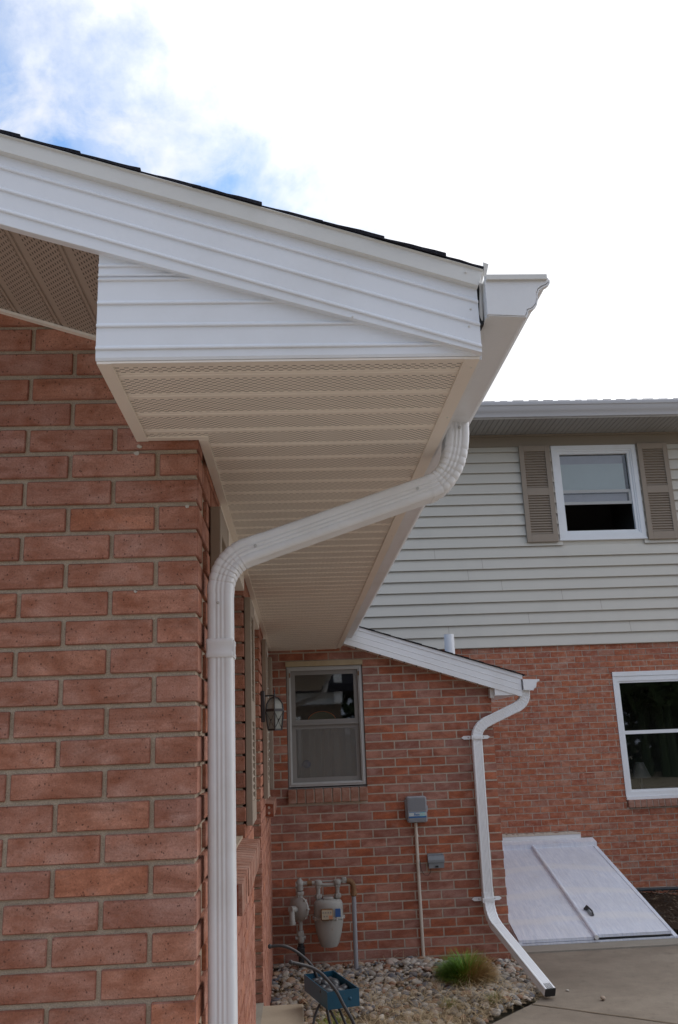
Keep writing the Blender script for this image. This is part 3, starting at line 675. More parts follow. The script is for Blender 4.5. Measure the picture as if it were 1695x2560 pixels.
mortar_slab(Kr, .0925, 2.48, 0, 2.08, .088, .004).build('return_mortar', 'mortar_far', house)

# meter-wall window
w = bpy.data.objects.new('window', None); COL.objects.link(w); w.parent = house; w.location = Vector((.25, MY+.03, 1.3))-house.location
def fr(mb, x0, x1, z0, z1, t, y0, y1):
    mb.box((x0, y0, z0), (x0+t, y1, z1)); mb.box((x1-t, y0, z0), (x1, y1, z1)); mb.box((x0+t, y0, z0), (x1-t, y1, z0+t)); mb.box((x0+t, y0, z1-t), (x1-t, y1, z1))
f = MB(); fr(f, -.045, .549, 1.335, 2.248, .030, MY+.012, MY+.06); fr(f, -.030, .534, 1.35, 2.233, .006, MY+.004, MY+.012); f.build('window_frame', 'alu', w)
f = MB(); fr(f, -.056, .561, 1.314, 2.262, .012, MY+.02, MY+.095); f.build('jamb_liner', 'sash', w)
f = MB(); fr(f, -.015, .519, 1.802, 2.218, .034, MY+.030, MY+.055); fr(f, -.015, .519, 1.365, 1.800, .036, MY+.040, MY+.065); f.box((-.015, MY+.022, 1.795), (.519, MY+.036, 1.808)); f.build('sash', 'sash', w)
f = MB(); f.box((.018, MY+.044, 1.835), (.486, MY+.048, 2.185)); f.box((.020, MY+.052, 1.400), (.484, MY+.056, 1.765)); f.build('pane', 'glass', w)
f = MB(); f.box((.019, MY+.0385, 1.40), (.485, MY+.0392, 1.766)); f.build('insect_screen', 'screen', w)
f = MB(); f.box((-.054, MY-.012, 2.250), (.560, MY+.05, 2.290)); f.build('head_board', 'wood_cap', w)
each('latch', 'rust', w, [lambda m, x=x: m.box((x, MY+.001, 2.165), (x+.010, MY+.004, 2.20)) for x in (-.027, .520)])
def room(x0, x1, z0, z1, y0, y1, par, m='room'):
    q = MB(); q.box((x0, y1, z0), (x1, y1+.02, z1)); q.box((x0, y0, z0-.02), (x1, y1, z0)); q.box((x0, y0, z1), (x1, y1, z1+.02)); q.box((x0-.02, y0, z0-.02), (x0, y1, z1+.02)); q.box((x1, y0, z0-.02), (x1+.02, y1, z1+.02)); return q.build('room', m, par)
room(-.045, .55, 1.325, 2.25, MY+.096, MY+.75, w)
c = MB(); V = []; N = 90
for i in range(N+1):
    x = .0+.50*i/N; y = MY+.108+.030*math.sin(i*.50+1.3*math.sin(i*.13))+.006*math.sin(i*1.1)
    V += [(x, y, 1.36), (x, y-.002, 1.785)]
c.add(V, [(2*i, 2*i+2, 2*i+3, 2*i+1) for i in range(N)]); c.build('curtain', 'curtain', w, smooth=True, fix=False)
c = MB(); c.tube([(.0, MY+.10, 1.788), (.51, MY+.10, 1.788)], .006, 10); c.build('curtain_rod', 'alu', w, smooth=40)
f = MB(); arc = [(.225+.112*math.cos(R(a)), 1.822+.076*math.sin(R(a))) for a in range(15, 166, 10)]
f.tube([(x, MY+.072, z) for x, z in arc], .0035, 6); f.build('rainbow_rim', 'orange', w)
f = MB(); f.prism([(x*.97+.225*.03, z-.004) for x, z in arc]+[(.12, 1.834), (.33, 1.834)][::1], 1, MY+.073, MY+.075); f.build('ornament', 'green_glass', w)
f = MB(); f.k = None
for (x, z, r) in ((.095, 1.50, .032),): f.lathe((x, MY+.072, z), [(r*.5, -.004), (r, 0), (r*.5, .004)], axis=1, seg=20)
f.build('sun_catcher', 'blue_toy', w, smooth=True)
s = MB(); g = random.Random(31)
for i in range(9):
    a = -.054+i*.0684; s.tone = g.random(); s.cbox((a, MY-.034+g.uniform(-.002, .002), 1.216), (a+.0595, MY+.06, 1.318), .003)
s.build('window_sill', 'brick_sill', w)
s = MB(); s.box((-.053, MY-.026, 1.220), (.555, MY+.058, 1.312)); s.build('sill_mortar', 'mortar_far', w)

# ------------------------------------------------- soffit, fascia and trim of the near eave
Y0 = 1.576; XB = -0.367; XF = 0.387; ZS = 2.384; YE = 7.02
def soffit_mesh():
    mb = MB(); per = .108; ph = 1.644
    def seg(x0, x1, ya, yb):
        ys = [ya]; k = math.floor((ya-ph)/per)
        prof = []
        y = ph+k*per
        P = []
        while y < yb+per:
            for dy, dz in ((.002, 0), (.004, .004), (.007, .004), (.0105, 0), (.100, 0), (.1015, .0025), (.104, .0025), (.1055, 0)):
                P.append((y+dy, ZS+dz))
            y += per
        P = [p for p in P if ya+1e-4 < p[0] < yb-1e-4]; P = [(ya, ZS)]+P+[(yb, ZS)]
        mb.strip(P, 0, x0, x1)
    seg(XB+.004, XF-.004, Y0+.01, GY-.002); seg(-.20, XF-.004, GY-.002, YE-.001)
    return mb
so = soffit_mesh().build('soffit', 'soffit_perf', house, fix=False)
t = MB()   # J-channels round the soffit
zt0, zt1 = ZS-.006, ZS+.0
t.box((XB+.002, Y0+.004, zt0), (XB+.030, GY-.002, zt1-.0005)); t.box((XB+.030, Y0+.004, zt0+.001), (XF-.03, Y0+.020, zt1-.0006))
t.box((XF-.030, Y0+.004, zt0), (XF, YE-.08, zt1-.0005)); t.box((XB+.030, GY-.022, zt0+.001), (-.190, GY-.003, zt1-.0006))
t.k = Ks; t.box((-.003, .001, zt0), (4.98, .024, zt1-.0005)); t.k = None
t.box((-.17, YE-.022, zt0+.001), (XF-.03, YE-.005, zt1-.0006))
t.build('soffit_trim', 'almond', house)
# eave fascia (white, faces +X) and box side, back board
f = MB(); f.box((XF-.002, 1.601, ZS+.002), (XF+.010, 6.885, 2.575)); f.build('fascia', 'white_metal', house)
f = MB(); f.box((XB, Y0+.014, ZS+.002), (XB+.006, GY-.003, 2.80)); f.build('box_side', 'almond', house)
# box front with pressed ribs, clipped by the rake
def ribs(zs, h=.0032): return zs
bf = MB()
def rb(x): return rz(x)-.224+ .02*max(0, (x+.57)/.96)   # lower edge of rake
def xr(z):   # x where rake lower edge (plus cover) meets z
    x = XF
    for _ in range(8): x = .39-(z-2.585+.205)/.327
    return min(x+.06, XF-.001)
lv = [(ZS+.0005, .010), (ZS, .0025), (2.3895, 0.0), (2.4053, 0), (2.4057, -.0040), (2.4075, -.0046), (2.4100, -.0042), (2.4147, 0), (2.4533, 0), (2.4537, -.0040), (2.4555, -.0046), (2.4580, -.0042), (2.4627, 0), (2.5023, 0), (2.5027, -.0040), (2.5045, -.0046), (2.5070, -.0042), (2.5117, 0), (2.5540, 0), (2.5550, -.0045), (2.5572, -.0050), (2.5600, 0), (2.5635, 0), (2.5642, .004), (2.5650, -.004), (2.5685, -.0045), (2.5710, 0), (2.5848, 0), (2.5852, -.0040), (2.5870, -.0046), (2.5895, -.0042), (2.5942, 0), (2.66, 0)]
V = []
for z, o in lv: V += [(XB, Y0+o, z), (xr(z), Y0+o, z)]
bf.add(V, [(2*i, 2*i+1, 2*i+3, 2*i+2) for i in range(len(lv)-1)])
bf.add([(XB, Y0+o_, z) for z, o_ in lv]+[(XB, Y0+.02, lv[-1][0]), (XB, Y0+.02, lv[0][0])], [tuple(range(len(lv)+2))])
bf.build('eave_box_front', 'white_siding', house)
# rake board, extruded along the slope
RY = 1.560
rk = MB(); XL = -3.3
offs = [(-.050, -.001), (-.060, 0), (-.0875, 0), (-.0925, -.0042), (-.0945, -.0046), (-.0965, -.0040), (-.0970, 0), (-.1375, 0), (-.1420, -.0042), (-.1440, -.0046), (-.1460, -.0040), (-.1465, 0), (-.1845, 0), (-.1890, -.0042), (-.1912, -.0046), (-.1932, -.0040), (-.1938, 0), (-.2215, 0), (-.2225, .002), (-.2225, .018)]
V = []; xs_ = [XL, -1.5, -.5, .1, XF+.001]
def rzo(x, o):
    k = max(0, (x+.57)/.96); return max(rz(x)+o+(.018*k if o < -.2 else 0), ZS-.001+ (0 if o > -.2 else 0))
for o, dy in offs:
    for x in xs_: V.append((x, RY+dy, rzo(x, o)))
n = len(xs_)
rk.add(V, [(i*n+j, i*n+j+1, (i+1)*n+j+1, (i+1)*n+j) for i in range(len(offs)-1) for j in range(n-1)])
rk.add([(XF+.001, RY+dy, rzo(XF+.001, o)) for o, dy in offs]+[(XF+.001, RY+.02, rz(XF)-.050)], [tuple(range(len(offs)+1))])
rk.build('rake_board', 'white_siding', house)
dk = MB()   # drip edge band over the rake
P = [(-.0045, -.004), (-.0055, -.016), (-.007, -.017), (-.009, -.012), (-.0405, -.014), (-.043, -.010), (-.043, .004)]
V = []
for o, dy in P:
    for x in (XL, .40): V.append((x-(.012 if x > 0 and o < -.02 else 0), RY+dy, rz(x)+o-.0195))
dk.add(V, [(2*i, 2*i+1, 2*i+3, 2*i+2) for i in range(len(P)-1)])
dk.add([V[2*i+1] for i in range(len(P))], [tuple(range(len(P)))]); dk.build('drip_edge', 'drip', house)
# torn flashing tabs at the gable end, beside the gutter
f = MB(); f.box((.3885, 1.572, ZS+.065), (.3995, 1.60, 2.570)); f.build('eave_gap_shade', 'black', house)  # black strip standing in for the shadow between rake end and gutter
f = MB(); f.add([(.392, 1.552, 2.562), (.407, 1.556, 2.568), (.401, 1.566, 2.538), (.394, 1.562, 2.520), (.391, 1.57, 2.47), (.398, 1.575, 2.45)], [(0, 1, 2, 3), (3, 2, 5, 4)])
f.add([(.403, 1.55, 2.575), (.414, 1.552, 2.572), (.404, 1.56, 2.53)], [(0, 1, 2)])
fo = f.build('flashing', 'drip', house, fix=False); md = fo.modifiers.new('s', 'SOLIDIFY'); md.thickness = .0015
# gable soffit (sloping, left of the box)
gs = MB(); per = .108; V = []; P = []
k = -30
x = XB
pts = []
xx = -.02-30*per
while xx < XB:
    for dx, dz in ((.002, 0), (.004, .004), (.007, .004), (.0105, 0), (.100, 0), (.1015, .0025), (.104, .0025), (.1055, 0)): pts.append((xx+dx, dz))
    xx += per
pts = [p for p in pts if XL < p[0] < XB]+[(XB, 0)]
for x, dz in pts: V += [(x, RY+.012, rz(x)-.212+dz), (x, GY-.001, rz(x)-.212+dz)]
gs.add(V, [(2*i, 2*i+1, 2*i+3, 2*i+2) for i in range(len(pts)-1)]); gs.build('gable_soffit', 'gable_perf_shaded', house, fix=False)
f = MB()
V = []
for x in (XL, XB): V += [(x, GY-.020, rz(x)-.2125), (x, GY-.020, rz(x)-.2195), (x, GY-.002, rz(x)-.2195), (x, GY-.002, rz(x)-.2125)]
f.add(V, [(0, 1, 2, 3), (7, 6, 5, 4), (0, 4, 5, 1), (1, 5, 6, 2), (2, 6, 7, 3), (3, 7, 4, 0)]); f.build('gable_soffit_trim', 'almond', house)
# siding nails
nl = []
for (x, o) in ((-.205, -.044), (.135, -.200), (.325, -.200), (.372, -.108), (.366, -.148), (.365, -.02)):
    nl.append(lambda f, x=x, o=o: f.lathe((x, RY-.0012-(.014 if o > -.03 else 0), rz(x)+o-(.022 if o > -.1 else .006)), [(.0022, .001), (.0022, -.0005), (.001, -.0012)], axis=1, seg=10))
for y in (1.62, 1.9, 2.4, 3.1): nl.append(lambda f, y=y: f.lathe((XF-.010, y, ZS-.0075), [(.0022, .002), (.0022, 0)], seg=8))
each('nail_head', 'drip', house, nl)
# roof: deck + shingle courses
def roof(name, x0, x1, ya, yb, butt0, pitch_x, seed, par, dz=0.0):
    rz = lambda x: 2.585-0.327*(x-0.39)+dz
    g = random.Random(seed); mb = MB(); h0 = .004
    mb.add([(x, y, rz(x)+dz) for y in (ya+.006, yb) for x, dz in ((x0, -.004), (x1-.003, -.004), (x1-.003, -.0006), (x0, -.0006))], [(0, 1, 2, 3), (7, 6, 5, 4), (0, 4, 5, 1), (1, 5, 6, 2), (2, 6, 7, 3), (3, 7, 4, 0)])
    b = butt0+pitch_x
    xb = min(b, x1)
    while xb > x0:
        xa = xb-pitch_x*1.15; yj = ya+g.uniform(-.004, .004); hb = .0075+g.uniform(-.0008, .0008)
        if b > x1: hb = .004; b = -99
        N = 6; V = []
        for i in range(N+1):
            x = xa+(xb-xa)*i/N; zt = .0018+(hb-.0018)*(i/N)**.8+g.uniform(-.0006, .0006); zz = -.0005
            V += [(x, yj+g.uniform(-.0012, .0012), rz(x)+zz), (x, yj+g.uniform(-.0012, .0012), rz(x)+zt), (x, yb, rz(x)+zt), (x, yb, rz(x)+zz)]
        F = []
        for i in range(N):
            for q in range(4): F.append((4*i+q, 4*i+(q+1) % 4, 4*i+4+(q+1) % 4, 4*i+4+q))
        F += [(0, 1, 2, 3), (4*N+3, 4*N+2, 4*N+1, 4*N)]
        mb.add(V, F); xb = xb-pitch_x if xb < x1-1e-6 or abs(xb-(butt0+pitch_x)) < 1e-6 else butt0
    return mb.build(name, 'shingles', par)
roof('roof', XL, .402, RY-.018, 9.49, .327, .122, 5, house, -.0225)
roof('lower_roof', .403, 1.835, 6.885, 9.49, 1.76, .122, 6, house)
# far rake trim over the meter wall (same roof plane)
FY = 6.90
rk = MB(); offs = [(-.002, 0), (-.036, 0), (-.037, .006), (-.0375, .006), (-.080, .006), (-.082, .0035), (-.085, .006), (-.128, .006), (-.130, .0035), (-.133, .006), (-.176, .006), (-.177, .008), (-.177, .03)]
V = []
for o, dy in offs:
    for x in (.40, 1.80+(.012 if o > -.037 else 0)): V.append((x, FY+dy, rz(x)+o+.004*(1.8-x)))
rk.add(V, [(2*i, 2*i+1, 2*i+3, 2*i+2) for i in range(len(offs)-1)]); rk.add([V[2*i+1] for i in range(len(offs))]+[(1.80, FY+.03, rz(1.8)-.002)], [tuple(range(len(offs)+1))])
rk.build('lower_rake_board', 'far_white', house)
f = MB(); x0, x1 = .40, 1.583
f.add([(x0, FY+.008, rz(x0)-.172), (x1, FY+.008, rz(x1)-.172), (x1, MY-.001, rz(x1)-.172), (x0, MY-.001, rz(x0)-.172)], [(0, 1, 2, 3)]); f.build('lower_gable_soffit', 'almond', house, fix=False)
each('weep_notch', 'black', house, [lambda f, x=.50+i*.095: f.box((x, FY+.012, rz(x)-.1825), (x+.010, FY+.022, rz(x)-.170)) for i in range(12)])
f = MB(); f.add([(1.586, FY+.012, 1.965), (1.79, FY+.012, 1.965), (1.79, FY+.012, 2.0), (1.586, FY+.012, 2.06)]+[(1.586, 9.48, 1.965), (1.79, 9.48, 1.965), (1.79, 9.48, 2.0), (1.586, 9.48, 2.06)], [(0,1,2,3),(7,6,5,4),(0,4,5,1),(1,5,6,2),(2,6,7,3),(3,7,4,0)])
f.build('lower_eave_box', 'far_white', house)
f = MB(); f.box((1.556, FY+.05, 1.95), (1.585, MY-.003, 2.04)); f.build('lower_box_trim', 'drip', house)
# gutters
def gutter(prof, ya, yb, name, mat, par, cap=True, axis=1, th=.0016):
    mb = MB(); n = len(prof); inner = []
    for i, p in enumerate(prof):
        a = Vector(prof[max(i-1, 0)]); b = Vector(prof[min(i+1, n-1)]); t_ = (b-a).normalized(); inner.append((p[0]-t_.y*th*-1*-1, p[1]+t_.x*th))
    mb.prism(list(prof)+inner[::-1], axis, ya, yb)
    o = mb.build(name, mat, par)
    if cap:
        for (yc, s_) in ((ya, 1), (yb, -1)):
            c = MB()
            cx_ = sum(p[0] for p in prof[:-2])/(n-2); cz_ = sum(p[1] for p in prof[:-2])/(n-2)
            big = [(cx_+(p[0]-cx_)*1.012, cz_+(p[1]-cz_)*1.012) for p in prof[:-2]]
            c.prism(big, axis, yc-s_*.003, yc+s_*.004)
            c.prism([(p[0]+.0012, p[1]-.0012) for p in prof[1:-2]]+[(p[0]+.0034, p[1]-.0030) for p in prof[1:-2]][::-1], axis, yc-s_*.001, yc+s_*.012)
            c.build('end_cap', mat, o)
    return o
GP = [(.4015, 2.536), (.4005, 2.454), (.474, 2.450), (.478, 2.458), (.479, 2.464), (.489, 2.468), (.497, 2.476), (.5005, 2.488), (.501, 2.500), (.505, 2.509), (.513, 2.515), (.522, 2.519), (.528, 2.524), (.5285, 2.531), (.523, 2.534), (.5205, 2.528)]
gu = gutter(GP, 1.540, 6.88, 'gutter', 'white_metal', house)
f = MB(); f.box((.402, 1.530, 2.526), (.524, 1.5365, 2.5365)); f.build('cap_lip', 'drip', gu)
GP2 = [(x-.4015+1.815, z-2.536+2.082) for x, z in GP]
gutter(GP2, 6.895, 9.48, 'lower_gutter', 'far_white', house)

# near downspout: outlet, elbow, diagonal run, elbow, vertical
YC = 2.150
def V3(x, z, y=YC): return Vector((x, y, z))
ds = MB(); prof = rect_prof(.061, .078, 3, 3, .0020, .011)
pA, sA = [V3(.449, 2.452, 2.168), V3(.4475, 2.425, 2.166)], [1, 1]
pB, sB = elbow(V3(.446, 2.415, 2.165), V3(.434, 2.302, 2.160), V3(.362, 2.277, 2.158), 9)
straight1 = [V3(.385, 2.285, 2.158), V3(-.098, 2.122, 2.145)]
pC, sC = elbow(V3(-.105, 2.120, 2.145), V3(-.172, 2.095), V3(-.1725, 2.015), 8)
pD = [V3(-.1722, 2.030), V3(-.1722, 1.9995), V3(-.170, 1.0), V3(-.1685, .05)]
fr1 = pipe_frames(pA+pB, sA+sB, (1, 0, 0))
def skew_frames(pts, sc):   # section turns with the pipe: width stays in the X-Z plane, depth stays along Y
    out_ = []
    for i, p in enumerate(pts):
        a = pts[max(i-1, 0)]; b = pts[min(i+1, len(pts)-1)]; t_ = (b-a).normalized(); y_ = Vector((0, 1, 0)); y_ = (y_-t_*y_.dot(t_)).normalized()
        out_.append((p, y_.cross(t_)*-1, y_, sc[i]))
    return out_
ds.sweep(skew_frames(pA+pB, [s*1.02 for s in sA+sB]), prof)
ds.sweep(skew_frames(straight1, [1.0, 1.0]), prof)
ds.sweep(skew_frames([V3(-.062, 2.134, 2.1462), V3(-.105, 2.1198, 2.145)]+pC, [1.03, 1.03]+[s*(1.035-.02*i/len(sC)) for i, s in enumerate(sC)]), prof)
ds.sweep(skew_frames(pD, [1.0]*4), prof)
dso = ds.build('downspout', 'white_metal', house, smooth=38)
st = MB(); bp = rect_prof(.0655, .0835, 0, 0, 0)
st.sweep(skew_frames([V3(-.1721, z) for z in (1.903, 1.900, 1.893, 1.889, 1.873, 1.869, 1.862, 1.859)], [1.0, 1.03, 1.03, 1.0, 1.0, 1.03, 1.03, 1.0]), bp); st.box((-.150, 2.1085, 1.862), (-.1372, 2.117, 1.899))
st.build('coupling_band', 'white_metal', dso, smooth=30)
for (x, z, y) in ((-.176, 1.990, 2.1105), (-.084, 2.128, 2.1035), (.330, 2.270, 2.118), (.452, 2.436, 2.1258)): st = MB(); st.lathe((x, y, z), [(.004, .002), (.004, -.002), (.002, -.004)], axis=1, seg=10); st.build('screw', 'alu', dso, smooth=30)

# far downspout on the meter wall
FC = 6.975
def Q(x, z, y=FC): return Vector((x, y, z))
fp = rect_prof(.079, .056, 5, 3, .0022)
ds = MB()
pA, sA = elbow(Q(1.832, 1.992, 6.962), Q(1.835, 1.90, 6.962), Q(1.750, 1.868, 6.965), 7)
ds.sweep(skew_frames([Q(1.832, 2.0, 6.962)]+pA, [1]+sA), fp)
ds.sweep(skew_frames([Q(1.755, 1.870, 6.965), Q(1.525, 1.772)], [.97, .97]), fp)
pB, sB = elbow(Q(1.535, 1.776), Q(1.428, 1.735), Q(1.427, 1.640), 7)
ds.sweep(skew_frames(pB, sB), fp)
ds.sweep(skew_frames([Q(1.427, 1.65), Q(1.423, 1.0), Q(1.420, .52)], [.97, .97, .97]), fp)
pC, sC = elbow(Vector((1.420, FC, .53)), Vector((1.418, FC-.005, .36)), Vector((1.445, 6.84, .315)), 5)
def hframes(pts, sc, hint=(1, .25, 0)): return pipe_frames(pts, sc, hint)
ds.sweep(hframes(pC, sC, (1, .1, 0)), fp)
ds.sweep(hframes([Vector((1.440, 6.86, .322)), Vector((1.612, 6.155, .045))], [.98, .98], (1, .25, 0)), fp, caps=False)
dso = ds.build('lower_downspout', 'far_white', house, smooth=38)
f = MB(); pts_ = [Vector((1.600, 6.205, .065)), Vector((1.6135, 6.150, .044))]; f.sweep(hframes(pts_, [.93, .93]), rect_prof(.079, .056, 0, 0)); f.build('spout_mouth', 'black', dso)
for zz, cx in ((1.653, 1.427), (.479, 1.419)):
    f = MB(); y0, y1 = MY-.010, MY-.005
    for s_ in (-1, 1):
        f.prism([(cx+s_*.036, zz-.014), (cx+s_*.095, zz-.014), (cx+s_*.114, zz), (cx+s_*.095, zz+.014), (cx+s_*.036, zz+.014)], 1, y0, y1)
    f.box((cx-.043, 6.940, zz-.016), (cx+.043, 6.9445, zz+.016)); f.box((cx-.0445, 6.9405, zz-.015), (cx-.041, y0, zz+.015)); f.box((cx+.041, 6.9405, zz-.015), (cx+.0445, y0, zz+.015))
    f.prism([(cx-.034, zz), (cx-.026, zz-.010), (cx+.026, zz-.010), (cx+.034, zz), (cx+.026, zz+.010), (cx-.026, zz+.010)], 1, 6.936, 6.9405)
    f.build('strap', 'far_white', dso)
    each('screw', 'rust', dso, [lambda f, s_=s_, cx=cx, zz=zz: f.lathe((cx+s_*.060, y0-.002, zz), [(.004, .002), (.004, 0)], axis=1, seg=8) for s_ in (-1, 1)])
f = MB(); f.add([(1.395, 6.9435, .66), (1.412, 6.941, .62), (1.443, 6.9435, .52), (1.40, 6.9425, .52)], [(0, 1, 2, 3)]); 
# white vent pipe through the lower roof
f = MB(); f.lathe((1.45, 8.0, 2.16), [(.046, 0), (.046, .42), (.041, .42), (.041, .30)], seg=28); f.build('vent_pipe', 'pvc', house, smooth=40)

# ================================================================== TWO-STOREY HOUSE
HY = 9.5
h2 = thing('two_storey_house', 'two-storey house with beige siding above red brick, behind on the right', 'house', (4.0, 11.5, 0))
Kh = frame((0.3, HY, 0), (1, 0, 0), (0, -1, 0)); ch_ = .0642
def hx(x): return x-0.3
LW = (hx(3.487), hx(5.25), .880, 2.290)
lay(Kh, 0, 7.2, range(0, 41), ch_, .178, .0085, .09, ((-.05, -.139), -.03), [LW], jit=.0022, seed=14).build('brick_wall', 'brick_house', h2)
mortar_slab(Kh, 0, 7.2, 0, 2.6, .09, .0038, [(LW[0], LW[1], LW[2], 2.290)]).build('brick_mortar', 'mortar_far', h2)
UW = (3.062, 4.066, 3.770, 4.905)
sd_ = MB(); n = 0; z = 2.597; exp_ = .1245
segx = [0.3, 7.5]
sdd = MB(); lapf = MB()
zz = 2.597
while zz < 4.90:
    z1_ = min(zz+exp_, 4.905)
    spans = [(0.3, 7.5)]
    if z1_ > UW[2]+.01 and zz < UW[3]-.01: spans = [(0.3, UW[0]+.03), (UW[1]-.03, 7.5)]
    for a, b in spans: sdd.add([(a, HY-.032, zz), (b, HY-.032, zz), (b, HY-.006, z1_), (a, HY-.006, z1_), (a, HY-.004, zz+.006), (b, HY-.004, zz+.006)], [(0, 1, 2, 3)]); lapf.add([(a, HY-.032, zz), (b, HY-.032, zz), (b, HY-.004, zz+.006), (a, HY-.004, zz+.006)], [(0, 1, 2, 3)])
    zz += exp_
g = random.Random(17)
sdd.box((.3, HY-.004, 2.592), (7.5, HY+.02, 3.77)); sdd.box((.3, HY-.004, 3.77), (UW[0]+.03, HY+.02, 4.91)); sdd.box((UW[1]-.03, HY-.004, 3.77), (7.5, HY+.02, 4.91))
sdd.build('siding', 'siding', h2); lapf.build('siding_lap_shade', 'frieze', h2, fix=False)  # lap undersides coloured dark as the shadow line below each board
for (x, k) in ((1.72, 0), (1.72, 1), (2.62, 2), (3.45, 3), (3.02, 4), (2.35, 5), (3.75, 1), (2.15, 7), (1.98, 6), (1.62, 8)):
    z = 2.597+k*exp_; sj = MB(); sj.add([(x, HY-.0328, z+.002), (x+.003, HY-.0328, z+.002), (x+.003, HY-.0072, z+exp_-.0033), (x, HY-.0072, z+exp_-.004)], [(0, 1, 2, 3)]); sj.build('siding_seam', 'frieze', h2, fix=False)
f = MB(); f.box((.3, HY-.022, 4.905), (7.5, HY, 5.042)); f.box((.3, HY-.05, 5.022), (7.5, HY-.022, 5.043)); f.build('frieze_board', 'frieze', h2)
# eave soffit with V-grooves running outward
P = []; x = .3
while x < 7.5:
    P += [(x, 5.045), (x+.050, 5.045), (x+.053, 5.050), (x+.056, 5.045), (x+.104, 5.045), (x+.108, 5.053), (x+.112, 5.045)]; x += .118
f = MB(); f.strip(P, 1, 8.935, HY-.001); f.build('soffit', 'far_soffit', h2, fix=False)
f = MB(); f.box((.3, 8.915, 5.040), (7.5, 8.935, 5.190)); f.build('fascia', 'far_white', h2)
hp = [(8.914, 5.225), (8.914, 5.075), (8.855, 5.070), (8.850, 5.082), (8.846, 5.10), (8.830, 5.118), (8.815, 5.135), (8.808, 5.16), (8.800, 5.178), (8.790, 5.184), (8.785, 5.20), (8.785, 5.222), (8.79, 5.226), (8.796, 5.220)]
hp = [(a_, b_-.034) for a_, b_ in hp]
f = MB(); f.prism(hp+[(p[0]+.003, p[1]+.002) for p in hp[2:]][::-1]+[(8.912, 5.078), (8.912, 5.225)][:0], 0, .3, 7.5); f.build('gutter', 'far_gutter', h2, smooth=30)
f = MB(); g = random.Random(19)
f.add([(.2, 8.82, 5.198), (7.6, 8.82, 5.198), (7.6, 12.8, 6.55), (.2, 12.8, 6.55), (.2, 8.82, 5.190), (7.6, 8.82, 5.190), (7.6, 12.8, 6.54), (.2, 12.8, 6.54)], [(0,1,2,3),(7,6,5,4),(0,4,5,1),(1,5,6,2),(2,6,7,3),(3,7,4,0)])
x = .2
while x < 7.5:
    wd = g.uniform(.10, .17); f.box((x, 8.805+g.uniform(-.004, .004), 5.1985), (x+wd-.03, 8.95, 5.2045+g.uniform(0, .002))); x += wd+.03
f.build('roof', 'shingles', h2)
# upper window
uw = bpy.data.objects.new('window', None); COL.objects.link(uw); uw.parent = h2; uw.location = Vector((3.56, HY, 3.77))-h2.location
def frame_ring(mb, x0, x1, z0, z1, t, ya, yb): fr(mb, x0, x1, z0, z1, t, ya, yb)
f = MB(); frame_ring(f, 3.064, 4.064, 3.785, 4.900, .050, HY-.034, HY+.02); frame_ring(f, 3.114, 4.014, 3.835, 4.850, .018, HY-.024, HY+.02); frame_ring(f, 3.132, 3.996, 3.853, 4.832, .030, HY-.012, HY+.03)
f.box((3.055, HY-.040, 3.768), (4.073, HY-.002, 3.784)); f.build('window_frame', 'far_white', uw)
f = MB(); f.box((3.162, HY+.012, 4.335), (3.966, HY+.028, 4.372)); f.box((3.162, HY+.002, 4.195), (3.966, HY+.020, 4.228)); f.box((3.935, HY+.004, 4.228), (3.966, HY+.018, 4.335)); f.build('meeting_rail', 'alu', uw)
f = MB(); f.box((3.162, HY+.022, 4.372), (3.966, HY+.026, 4.802)); f.box((3.162, HY+.010, 4.228), (3.935, HY+.014, 4.335)); f.build('pane', 'glass', uw)
f = MB(); f.box((3.165, HY+.060, 4.36), (3.93, HY+.064, 4.70)); f.build('blind', 'blind', uw)
f = MB(); f.box((3.165, HY+.062, 4.70), (3.93, HY+.066, 4.80)); f.box((3.165, HY+.055, 4.24), (3.93, HY+.059, 4.33)); f.build('valance', 'blind_mauve', uw)
room(3.08, 4.05, 3.79, 4.89, HY+.05, HY+.9, uw)
KhS = frame((0, HY-.026, 0), (1, 0, 0), (0, -1, 0))
shutter(h2, KhS, 2.678, 3.036, 3.755, 4.900, 4.345, 'taupe', 'taupe', .034)
shutter(h2, KhS, 4.080, 4.436, 3.755, 4.905, 4.345, 'taupe', 'taupe', .034)
# lower window
lw = bpy.data.objects.new('window', None); COL.objects.link(lw); lw.parent = h2; lw.location = Vector((4.3, HY, .97))-h2.location
f = MB(); fr(f, 3.489, 5.24, .987, 2.238, .050, HY-.006, HY+.04); fr(f, 3.539, 5.19, 1.037, 2.188, .020, HY+.004, HY+.04); f.box((3.489, HY-.012, 2.240), (5.24, HY+.03, 2.288)); f.box((3.489, HY-.022, .957), (5.24, HY+.03, .986)); f.build('window_frame', 'far_white', lw)
f = MB(); f.box((3.559, HY+.006, 1.625), (5.17, HY+.030, 1.662)); f.build('meeting_rail', 'far_white', lw)
f = MB(); f.box((3.559, HY+.030, 1.057), (5.17, HY+.034, 2.168)); f.build('pane', 'glass', lw)
room(3.3, 5.5, .98, 2.30, HY+.095, HY+1.4, lw)
f = MB(); f.k = Matrix.Translation((3.78, HY+.28, 1.03)); f.lathe((0, 0, 0), [(.03, 0), (.012, .02), (.012, .14), (.016, .15)], seg=14); f.lathe((0, 0, .13), [(.11, 0), (.045, .16)], seg=20); f.k = None; f.build('table_lamp', 'sash', lw, smooth=30)
s = MB(); g = random.Random(33); n = 27
for i in range(n):
    a = 3.497+i*.0650; s.tone = g.random(); s.cbox((a, HY-.040+g.uniform(-.002, .002), .880), (a+.0575, HY+.03, .956), .003)
s.build('window_sill', 'brick_sill', lw)
s = MB(); s.box((3.499, HY-.034, .884), (5.245, HY+.028, .9505)); s.build('sill_mortar', 'mortar_far', lw)

